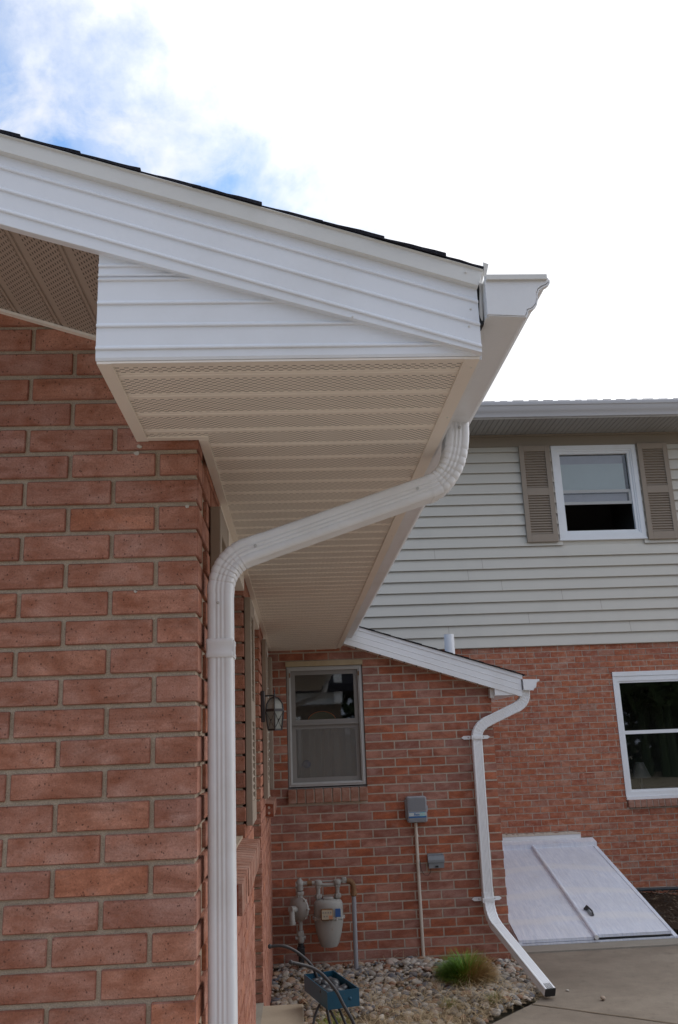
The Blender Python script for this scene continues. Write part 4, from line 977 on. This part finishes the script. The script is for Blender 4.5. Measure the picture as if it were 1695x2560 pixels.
# ================================================================== CELLAR BULKHEAD
bk = thing('cellar_bulkhead', 'sloping white metal cellar bulkhead doors set against the brick wall', 'cellar doors', (2.43, 8.5, 0))
BX0, BX1, BYf, BYb = 1.77, 3.09, 7.62, 9.38
zb0, zb1 = .030, .520
def slope(y): return zb0+(zb1-zb0)*(y-BYf)/(BYb-BYf)
f = MB()   # frame with sloping cheeks
for x0, x1 in ((BX0, BX0+.035), (BX1-.035, BX1)):
    f.prism([(BYf-.02, .013), (BYb+.11, .013), (BYb+.11, zb1+.03), (BYb, zb1+.004), (BYf-.02, zb0-.004)], 0, x0, x1)
f.box((BX0+.035, BYf-.015, .013), (BX1-.035, BYf+.01, .026)); f.build('frame', 'worn_paint', bk)
def leaf(x0, x1, lift, name='door'):
    V = []
    for z_ in (0, .022):
        for (x, y) in ((x0, BYf-.005), (x1, BYf-.005), (x1, BYb-.01), (x0, BYb-.01)): V.append((x, y, slope(y)+z_+lift*(1 if y < 8 else .2)))
    f = MB(); f.add(V, [(3, 2, 1, 0), (4, 5, 6, 7), (0, 1, 5, 4), (1, 2, 6, 5), (2, 3, 7, 6), (3, 0, 4, 7)])
    for xx in (x0, x1-.012):    # folded rim
        V = [(xx+dx, y, slope(y)+dz+lift*(1 if y < 8 else .2)) for y in (BYf-.008, BYb-.01) for dx, dz in ((0, .0225), (.012, .0225), (.012, .027), (0, .027))]
        f.add(V, [(0,1,2,3),(7,6,5,4),(0,4,5,1),(1,5,6,2),(2,6,7,3),(3,7,4,0)])
    return f.build(name, 'worn_paint', bk)
leaf(BX0+.004, 2.395, .002); dr = leaf(2.425, BX1-.050, .016)
f = MB(); f.tube([(2.41, BYf-.03, slope(BYf-.03)+.030), (2.41, BYb-.01, slope(BYb)+.030)], .019, 14); f.build('ridge_cap', 'worn_paint', bk, smooth=40)
f = MB(); f.lathe((2.41, BYf-.033, slope(BYf-.03)+.030), [(.017, 0), (.017, -.004)], axis=1, seg=14); f.build('cap_end', 'drip', bk)
f = MB(); f.box((2.44, BYf-.004, .014), (BX1-.06, BYf+.0, .040)); f.build('door_gap', 'black', bk)
f = MB(); y = 7.97; z = slope(y)+.042
f.add([(2.476, 7.91, slope(7.91)+.0425), (2.506, 7.91, slope(7.91)+.0425), (2.504, 8.01, slope(8.01)+.0425), (2.492, 8.03, slope(8.03)+.0425), (2.474, 8.02, slope(8.02)+.0425)], [(0, 1, 2, 3, 4)]); f.build('handle_recess', 'grey_metal', bk, fix=False)
f = MB(); f.tube([(2.482, 8.045, slope(8.045)+.044), (2.486, 8.02, slope(8.02)+.072), (2.50, 7.93, slope(7.93)+.072), (2.504, 7.91, slope(7.91)+.044)], .008, 8); f.lathe((2.484, 8.03, slope(8.03)+.04), [(.022, 0), (.022, .010), (.015, .016)], seg=14); f.build('handle', 'dark_metal', bk, smooth=40)
# hood and flashing at the wall
f = MB(); f.prism([(BYb-.02, zb1+.000), (BYb-.02, zb1+.055), (9.478, zb1+.085), (9.478, zb1-.02), (BYb+.02, zb1-.02)], 0, 1.62, 3.075); f.build('hood', 'worn_paint', bk)
f = MB(); f.box((1.62, 9.482, zb1+.070), (2.955, 9.494, .645)); f.build('flashing', 'far_white', bk)
f = MB(); g = random.Random(41); V = []
for i in range(61):
    x = 1.62+i*1.34/60; V += [(x, 9.4775, .643), (x, 9.4955, .6665+g.uniform(-.006, .009)), (x, 9.4955, .640)]
f.add(V, [(3*i, 3*i+3, 3*i+4, 3*i+1) for i in range(60)]); f.build('caulk_line', 'mortar_far', bk, fix=False)
# edging pipe along the mulch bed
f = MB(); f.tube([(3.10+i*.3, 9.40+.01*math.sin(i*1.7), .085+.006*math.sin(i)) for i in range(13)], .017, 10); tag(f.build('drain_hose', 'hose', None, smooth=True), 'dark hose lying along the foot of the brick wall behind the mulch', 'hose')

# ================================================================== GAS METER
gm = thing('gas_meter', 'grey gas meter with regulator and rusty pipework against the brick wall', 'gas meter', (.22, 6.86, .1))
GYc = 6.86
f = MB()   # lower body: elliptical, tapering
bx = .222
f.lathe((bx, GYc, .235), [(.040, .0), (.058, .004), (.072, .030), (.092, .10), (.104, .165), (.106, .190)], seg=36, sx=1, sy=.72); f.build('lower_body', 'meter_paint', gm, smooth=50)
f = MB(); f.lathe((bx, GYc, .425), [(.106, 0), (.118, .003), (.118, .013), (.106, .016), (.106, .080), (.103, .108), (.090, .125), (.060, .131)], seg=36, sx=1, sy=.72)
f.cbox((bx-.038, GYc-.04, .553), (bx+.036, GYc+.04, .571), .004); f.build('upper_body', 'meter_paint', gm, smooth=50)
each('bolt', 'alu', gm, [lambda f, a=a: f.lathe((bx+.112*math.cos(R(a)), GYc+.083*math.sin(R(a)), .421), [(.006, 0), (.006, .022)], seg=8) for a in range(180, 361, 30)], smooth=30)
f = MB(); f.cbox((bx-.059, GYc-.105, .428), (bx+.030, GYc-.070, .503), .006); f.build('index_box', 'rust', gm)
f = MB(); f.box((bx-.052, GYc-.1075, .436), (bx+.024, GYc-.1050, .497)); f.build('dial_plate', 'dial_face', gm)
each('dial', 'sash', gm, [lambda f, x=x, z=z: f.lathe((bx+x, GYc-.108, z), [(.0055, 0), (.0055, -.0015)], axis=1, seg=12) for x, z in ((-.042, .481), (-.024, .481), (-.006, .481), (.012, .481), (-.034, .457), (-.016, .457))])
f = MB(); f.box((bx-.002, GYc-.1085, .438), (bx+.022, GYc-.1076, .462)); f.build('orange_label', 'orange_tag', gm)
f = MB(); f.box((bx+.046, GYc-.0815, .445), (bx+.084, GYc-.0775, .500)); f.build('blue_label', 'blue_tag', gm)
f = MB()   # connections and manifold
def nut(c, r, h): f.lathe(c, [(r*.9, 0), (r, .004), (r, h-.0033), (r*.9, h)], seg=6)
for dx in (-.070, .070):
    f.tube([(bx+dx, GYc, .55), (bx+dx, GYc, .645)], .015, 14); nut((bx+dx, GYc, .560), .026, .030); nut((bx+dx, GYc, .632), .022, .020)
    f.lathe((bx+dx, GYc, .668), [(.012, -.02), (.026, -.014), (.030, 0), (.026, .014), (.012, .02)], seg=18)
f.tube([(bx-.07, GYc, .664), (bx-.035, GYc, .652), (bx+.035, GYc, .652), (bx+.07, GYc, .664)], .012, 12); f.tube([(bx-.07, GYc, .676), (bx+.07, GYc, .676)], .006, 8)
f.tube([(bx-.205, GYc, .668), (bx-.09, GYc, .668)], .015, 14); f.lathe((bx-.205, GYc, .668), [(.012, -.05), (.025, -.045), (.027, -.01), (.030, .0), (.026, .016), (.014, .028), (.012, .04)], seg=18)
f.tube([(bx-.21, GYc, .66), (bx-.235, GYc, .66)], .022, 14)
nut((bx-.205, GYc, .590), .030, .026)
f.tube([(bx+.07, GYc, .672), (bx+.14, GYc, .672)], .014, 14); nut((bx+.118, GYc, .658), .020, .040)
f.build('manifold', 'meter_paint', gm, smooth=40)
f = MB(); f.tube([(bx-.150, GYc, .668), (bx-.115, GYc, .668)], .0185, 12); f.build('coupling', 'rust', gm, smooth=40)
f = MB(); f.tube(bez((bx+.14, GYc, .672), (bx+.188, GYc, .672), (bx+.188, GYc, .620), 6), .020, 14); f.lathe((bx+.188, GYc, .565), [(.018, 0), (.024, .006), (.024, .022), (.020, .028), (.020, .055)], seg=8); f.build('elbow', 'rust', gm, smooth=40)
f = MB(); f.tube([(bx+.188, GYc, .59), (bx+.186, GYc, .05)], .0165, 14); f.build('outlet_pipe', 'grey_plastic', gm, smooth=40)
f = MB()    # regulator: round diaphragm casing facing the camera a little to the left
rk_ = Matrix.Translation((bx-.215, GYc-.01, .500)) @ Matrix.Rotation(R(-38), 4, 'Z')
f.k = rk_; f.lathe((0, 0, 0), [(.03, .045), (.060, .030), (.078, .012), (.085, .010), (.085, -.006), (.078, -.010), (.060, -.030), (.030, -.040)], axis=1, seg=36)
for a in range(0, 360, 45): f.lathe((.082*math.cos(R(a)), -.0, .082*math.sin(R(a))), [(.008, .014), (.008, -.012)], axis=1, seg=8)
f.tube([(0, -.035, .0), (0, -.10, .012)], .022, 16); f.tube([(0, -.085, .0), (.006, -.088, -.075)], [.020, .022], 16); f.lathe((.006, -.088, -.09), [(.025, 0), (.025, .016)], seg=14)
f.k = None; f.build('regulator', 'meter_paint', gm, smooth=40)
f = MB(); x = bx-.205; f.tube([(x, GYc, .60), (x, GYc, .56)], .020, 14); f.build('pipe_nipple', 'meter_paint', gm, smooth=40)
f = MB(); f.tube([(x, GYc, .43), (x, GYc, .25)], .015, 14); f.cbox((x-.022, GYc-.024, .315), (x+.022, GYc+.024, .350), .005); f.tube([(x-.040, GYc, .305), (x+.036, GYc, .305)], .013, 10); f.lathe((x, GYc, .27), [(.016, 0), (.024, .01), (.024, .05), (.018, .06)], seg=14)
f.build('inlet_pipe', 'meter_paint', gm, smooth=40)
f = MB(); f.tube([(x, GYc, .27), (x, GYc, .03)], .021, 14); f.cbox((x-.030, GYc-.03, .19), (x+.026, GYc+.03, .245), .006); f.build('shut_off_valve', 'black', gm, smooth=40)

# ================================================================== IRRIGATION CONTROLLER
ic = thing('irrigation_controller', 'grey ribbed irrigation control box with blue lettering and pale conduit below', 'control box', (.93, 6.95, 1.04))
def rrect(x0, x1, z0, z1, r, n=5):
    P = []
    for cx, cz_, a0 in ((x1-r, z0+r, -90), (x1-r, z1-r, 0), (x0+r, z1-r, 90), (x0+r, z0+r, 180)):
        for i in range(n+1): a = R(a0+90*i/n); P.append((cx+r*math.cos(a), cz_+r*math.sin(a)))
    return P
def softbox(mb, x0, x1, z0, z1, r, yb, yf, c=.004):
    a = rrect(x0, x1, z0, z1, r); b = rrect(x0+c, x1-c, z0+c, z1-c, r-c*.8); n = len(a)
    mb.add([(p[0], yb, p[1]) for p in a]+[(p[0], yf+c, p[1]) for p in a]+[(p[0], yf, p[1]) for p in b], [(i, (i+1) % n, n+(i+1) % n, n+i) for i in range(n)]+[(n+i, n+(i+1) % n, 2*n+(i+1) % n, 2*n+i) for i in range(n)]+[tuple(2*n+i for i in range(n)), tuple(range(n))[::-1]])
f = MB(); softbox(f, .846, 1.000, 1.044, 1.234, .016, MY-.004, 6.955); softbox(f, .8375, .852, 1.075, 1.21, .004, MY-.004, 6.975); f.cbox((.998, 6.965, 1.12), (1.008, 6.99, 1.165), .003); f.build('housing', 'grey_plastic', ic, smooth=30)
f = MB(); softbox(f, .851, .996, 1.048, 1.231, .014, 6.9545, 6.946, .003)
for i in range(14): x = .862+i*.0093; f.box((x, 6.9425, 1.133), (x+.0040, 6.9462, 1.222)); f.box((x, 6.9425, 1.053), (x+.0040, 6.9462, 1.073))
f.build('door_panel', 'grey_plastic', ic, smooth=30)
f = MB(); f.box((.858, 6.9435, 1.092), (.990, 6.9461, 1.119)); f.build('label_plate', 'label_white', ic)
f = MB(); f.box((.858, 6.9430, 1.118), (.990, 6.9461, 1.1205)); f.box((.858, 6.9430, 1.080), (.990, 6.9461, 1.0905)); f.build('label_stripe', 'label_blue', ic)
f = MB(); f.lathe((.963, 6.9432, 1.104), [(.021, .002), (.021, 0)], axis=1, seg=20, sx=1.1, sy=.85); f.build('label_badge', 'label_green', ic)
def text(body, size, loc, mat, par, name='lettering'):
    c = bpy.data.curves.new(name, 'FONT'); c.body = body; c.size = size; c.extrude = .0004; c.offset = size*.02; o = bpy.data.objects.new(name, c); COL.objects.link(o)
    bpy.context.view_layer.update(); me = bpy.data.meshes.new_from_object(o.evaluated_get(bpy.context.evaluated_depsgraph_get())); bpy.data.objects.remove(o)
    me.transform(Matrix.Translation(Vector(loc)-wloc(par)) @ Matrix.Rotation(R(90), 4, 'X')); me.materials.clear(); me.materials.append(M[mat]); o = bpy.data.objects.new(name, me); COL.objects.link(o); o.parent = par; return o
text('Rain', .024, (.898, 6.9425, 1.097), 'label_blue', ic); text('Bird', .022, (.9475, 6.9420, 1.098), 'label_white', ic)
f = MB(); f.tube([(.913, 7.0, 1.05), (.913, 7.0, .62), (.915, 7.0, .06)], .0125, 14)
for z in (.94, .755): f.lathe((.9135, 7.0, z), [(.0145, 0), (.0145, .02)], seg=14); f.box((.898, 7.003, z+.004), (.930, 7.012, z+.016))
f.build('conduit', 'conduit', ic, smooth=40)
# weatherproof outlet box
ob = thing('outlet_box', 'small grey weatherproof outlet box with closed lid on the brick wall', 'outlet box', (1.05, 6.98, .71))
f = MB(); f.cbox((.987, 6.985, .722), (1.108, MY-.003, .812), .003); f.build('housing', 'grey_metal', ob)
f = MB(); f.prism([(6.984, .808), (6.955, .800), (6.945, .775), (6.945, .757), (6.984, .757)], 0, .985, 1.108); f.prism([(6.984, .756), (6.952, .756), (6.955, .716), (6.984, .716)], 0, .989, 1.104)
f.tube([(.997, 6.984, .811), (1.10, 6.984, .811)], .004, 8); f.build('lid', 'grey_metal', ob)
f = MB(); f.cbox((1.036, 6.948, .722), (1.060, 6.954, .734), .001); f.build('latch', 'black', ob)
f = MB(); f.tube([(.928, 6.995, .77), (.935, 6.99, .70), (.955, 6.985, .668), (.985, 6.985, .665), (1.005, 6.985, .690), (1.005, 6.985, .72)], .0022, 6); f.build('cable', 'black', ob)

# ================================================================== WALL LANTERN
ln = thing('wall_lantern', 'black wall lantern with domed top and leaded glass panes by the door', 'wall lamp', tuple(SP(3.42, .02, 1.9)))
LC = Vector((-.113, 5.47, 0)); seg = 6
def ring(z, r): return [(LC.x+r*math.cos(R(60*i+30)), LC.y+r*math.sin(R(60*i+30)), z) for i in range(6)]
f = MB()
def hexfr(levels):
    V = []
    for z, r in levels: V += ring(z, r)
    f.add(V, [(i*6+j, i*6+(j+1) % 6, (i+1)*6+(j+1) % 6, (i+1)*6+j) for i in range(len(levels)-1) for j in range(6)])
hexfr([(1.748, .046), (1.850, .060)]); hexfr([(1.866, .058), (1.895, .053), (1.915, .040), (1.930, .022)]); f.build('glass_pane', 'lamp_glass', ln, fix=True)
f = MB(); hexfr([(1.738, .020), (1.738, .050), (1.748, .050), (1.748, .020)]); hexfr([(1.850, .045), (1.850, .064), (1.866, .064), (1.866, .045)]); hexfr([(1.928, .028), (1.936, .022), (1.942, .008), (1.96, .006)])
for j in range(6):
    a = [(1.742, .048), (1.852, .062)]; P_ = [ring(z, r)[j] for z, r in a]; f.tube(P_, .0045, 6)
    P_ = [ring(z, r)[j] for z, r in ((1.864, .060), (1.895, .055), (1.915, .042), (1.932, .024))]; f.tube(P_, .0042, 6)
    p0, p1 = Vector(ring(1.750, .048)[j]), Vector(ring(1.750, .048)[(j+1) % 6]); q0, q1 = Vector(ring(1.850, .062)[j]), Vector(ring(1.850, .062)[(j+1) % 6])
    f.tube([p0, q1], .0018, 4); f.tube([p1, q0], .0018, 4); c_ = (p0+p1+q0+q1)/4; f.lathe(tuple(c_), [(.002, -.006), (.006, 0), (.002, .006)], seg=8)
f.lathe((LC.x, LC.y, 1.955), [(.006, 0), (.003, .012), (.006, .018), (.001, .04)], seg=10)
f.tube([(LC.x, LC.y, 1.947), (-.17, 5.47, 1.947), (-.192, 5.46, 1.945)], .005, 8); f.build('lantern_frame', 'dark_metal', ln)
f = MB(); q = SP(3.43, .001, 0); f.cbox((-.196, 5.42, 1.79), (-.172, 5.50, 1.975), .004); f.build('back_plate', 'dark_metal', ln)
f = MB(); f.lathe((LC.x, LC.y, 1.76), [(.008, 0), (.008, .04), (.014, .06), (.010, .08), (.002, .088)], seg=12); f.build('bulb', 'label_white', ln, smooth=True)

# ================================================================== STEP AND TRAY PLANTER
st_ = MB(); st_.cbox((-.215, 4.15, .02), (.018, 5.235, .298), .006); tag(st_.build('concrete_step', 'pale_concrete'), 'pale beige concrete door step against the brick side wall', 'step')
tp = thing('tray_planter', 'garden ornament of dark bent pipes holding a blue metal tray of black stones', 'garden ornament', (.165, 5.0, 0))
# tray: local frame
e1 = Vector((.107, -.37, 0)).normalized(); e2 = Vector((e1.y*-1, e1.x, 0)); tc0 = Vector((.162, 5.03, .37))
Kt = Matrix(((e1.x, e2.x, 0, tc0.x), (e1.y, e2.y, 0, tc0.y), (0, 0, 1, tc0.z), (0, 0, 0, 1)))
a, b, hh, th = .200, .085, .080, .005
f = MB(); f.k = Kt; f.box((-a, -b, 0), (a, b, th)); f.box((-a, -b, th), (-a+th, b, hh)); f.box((a-th, -b, th), (a, b, hh)); f.box((-a+th, -b, th), (a-th, -b+th, hh)); f.box((-a+th, b-th, th), (a-th, b, hh))
f.build('tray', 'blue_paint', tp)
f = MB(); f.k = Kt @ Matrix.Translation((a, .035, .040)); f.lathe((0, 0, 0), [(.008, 0), (.008, .004), (.004, .007)], axis=0, seg=10); f.build('bolt', 'blue_paint', tp)
def spl(pts, n=8):
    pts = [Vector(p) for p in pts]; out_ = []
    for i in range(len(pts)-1):
        p0 = pts[max(i-1, 0)]; p1 = pts[i]; p2 = pts[i+1]; p3 = pts[min(i+2, len(pts)-1)]
        for k in range(n):
            t = k/n; out_.append(.5*((2*p1)+(p2-p0)*t+(2*p0-5*p1+4*p2-p3)*t*t+(3*p1-p0-3*p2+p3)*t**3))
    return out_+[pts[-1]]
def sc(x, z, Y): k = Y/4.3; return (x*k, Y, 1.65+(z-1.65)*k)
f = MB(); P_ = spl([sc(-.037, .708, 4.72), sc(.004, .698, 4.73), sc(.053, .683, 4.75), sc(.094, .659, 4.76), sc(.133, .619, 4.76), sc(.165, .577, 4.76), sc(.195, .520, 4.76), sc(.232, .455, 4.76), (.30, 4.78, .20), (.34, 4.80, .0)]); f.tube(P_, .0082, 12); f.lathe(tuple(P_[0]), [(.004, -.011), (.0105, -.006), (.0105, .006), (.004, .011)], seg=12); f.build('leg', 'dark_metal', tp, smooth=True)
f = MB(); P_ = spl([sc(-.13, .778, 5.20), sc(-.076, .778, 5.20), sc(-.027, .760, 5.20), sc(.021, .726, 5.20), sc(.056, .690, 5.20), sc(.080, .64, 5.21), (.13, 5.2, .36), (.16, 5.16, .20), (.24, 5.10, .0)]); f.tube(P_, .0082, 12); f.lathe(tuple(P_[0]), [(.004, -.012), (.0115, -.006), (.0115, .006), (.004, .012)], seg=12); f.build('leg', 'dark_metal', tp, smooth=True)
f = MB(); f.tube(spl([(.10, 4.93, .368), (.075, 4.90, .33), (.055, 4.86, .25), (.045, 4.83, .10), (.045, 4.82, .0)]), .0065, 10); f.build('leg', 'dark_metal', tp, smooth=True)
f = MB(); f.tube(spl([(.14, 4.90, .368), (.19, 4.86, .28), (.235, 4.82, .18), (.27, 4.80, .0)]), .0065, 10); f.tube(spl([(.18, 5.0, .366), (.22, 4.93, .29), (.27, 4.86, .17), (.25, 4.84, .10)]), .0065, 10); f.tube(spl([(.27, 4.80, .24), (.25, 4.84, .20), (.22, 4.86, .10)]), .005, 8); f.build('brace', 'dark_metal', tp, smooth=True)
g = random.Random(51); pos = [(-.14, .03), (-.10, -.03), (-.06, .04), (-.13, -.05), (-.03, -.045), (.0, .02), (.04, -.02), (.055, .05), (.09, -.05), (.10, .015), (-.06, -.005), (.02, .062), (.13, -.02), (-.165, -.01), (.06, .01)]
for i, (u, v) in enumerate(pos):
    mb = MB(); p = Kt @ Vector((u, v, .040+.014*g.random())); stone(mb, (0, 0, 0), g.uniform(.026, .036), g, .60); o = mb.build('pebble', 'pebble', None, smooth=True, fix=False); o.location = p
    tag(o, 'smooth black stone lying in the blue metal tray', 'stone', 'black stones in the blue tray')
# loose stones on the patio
mb = MB(); mb.tone = .72; stone(mb, (0, 0, 0), .020, random.Random(4), .8); o = mb.build('stone', 'river_stone', None, smooth=True, fix=False); o.location = (1.93, 6.08, .015); tag(o, 'tan stone lying alone on the concrete patio', 'stone')
mb = MB(); mb.tone = .5; stone(mb, (0, 0, 0), .011, random.Random(6), .6); o = mb.build('stone', 'river_stone', None, smooth=True, fix=False); o.location = (1.775, 6.33, .006); tag(o, 'tiny grey pebble on the patio beside the downspout mouth', 'stone')

# ================================================================== BEHIND THE CAMERA (seen only as reflections and shade)
nh = thing('neighbour_house', 'white sided neighbouring house mirrored in the small window', 'house', (-2, -13, 0))
f = MB()
zz = 2.72
while zz < 3.05: f.add([(-9, -11, zz), (1.35, -11, zz), (1.35, -11.02, zz+.2), (-9, -11.02, zz+.2)], [(0, 1, 2, 3)]); zz += .2
f.build('siding', 'far_white', nh, fix=False); f = MB(); f.box((-9, -17, 0), (1.35, -11.03, 3.1)); f.build('wall', 'brown_trim', nh); f = MB(); f.box((1.15, -10.9, 2.75), (1.38, -10.7, 4.2)); f.build('corner_board', 'far_white', nh)
f = MB(); f.prism([(-18, 3.05), (-10.6, 3.05), (-10.6, 3.25), (-14.3, 4.9), (-18, 3.25)], 0, -9.4, 1.8); f.build('roof', 'shingles', nh)
f = MB(); fr(f, -1.2, .2, 1.1, 2.4, .08, -11.0, -10.96); f.build('window_frame', 'far_white', nh)
tr = MB(); g = random.Random(61)
for i in range(44):
    cx, cy = g.uniform(-16, 26), g.uniform(-22, -17) if i % 2 else g.uniform(-17, -14) ; cr_ = g.uniform(1.8, 2.8); cz_ = g.uniform(2.5, 5.5)
    if i > 25: cx = -15+(i-26)*2.4; cy = -19.5; cz_ = 1.6; cr_ = 2.2
    if cx < 3 and cy > -18.5: cy -= 4
    for k in range(650):
        v = Vector((g.gauss(0, 1), g.gauss(0, 1), g.gauss(0, 1))).normalized()*cr_*(.6+.4*g.random()); p = Vector((cx, cy, cz_))+Vector((v.x, v.y, v.z*1.15)); s_ = g.uniform(.12, .30)
        a_ = Vector((g.gauss(0, 1), g.gauss(0, 1), g.gauss(0, 1))).normalized(); b_ = a_.cross(v).normalized(); tr.tone = g.random(); tr.add([p-a_*s_, p+b_*s_*.6, p+a_*s_, p-b_*s_*.6], [(0, 1, 2, 3)])
    tr.tube([(cx, cy, -.06), (cx, cy, cz_)], [.2, .1], 6)
kind(tr.build('distant_trees', 'leaf', fix=False), 'stuff')

scn.cycles.max_bounces = 8; scn.cycles.diffuse_bounces = 5; scn.cycles.transparent_max_bounces = 12
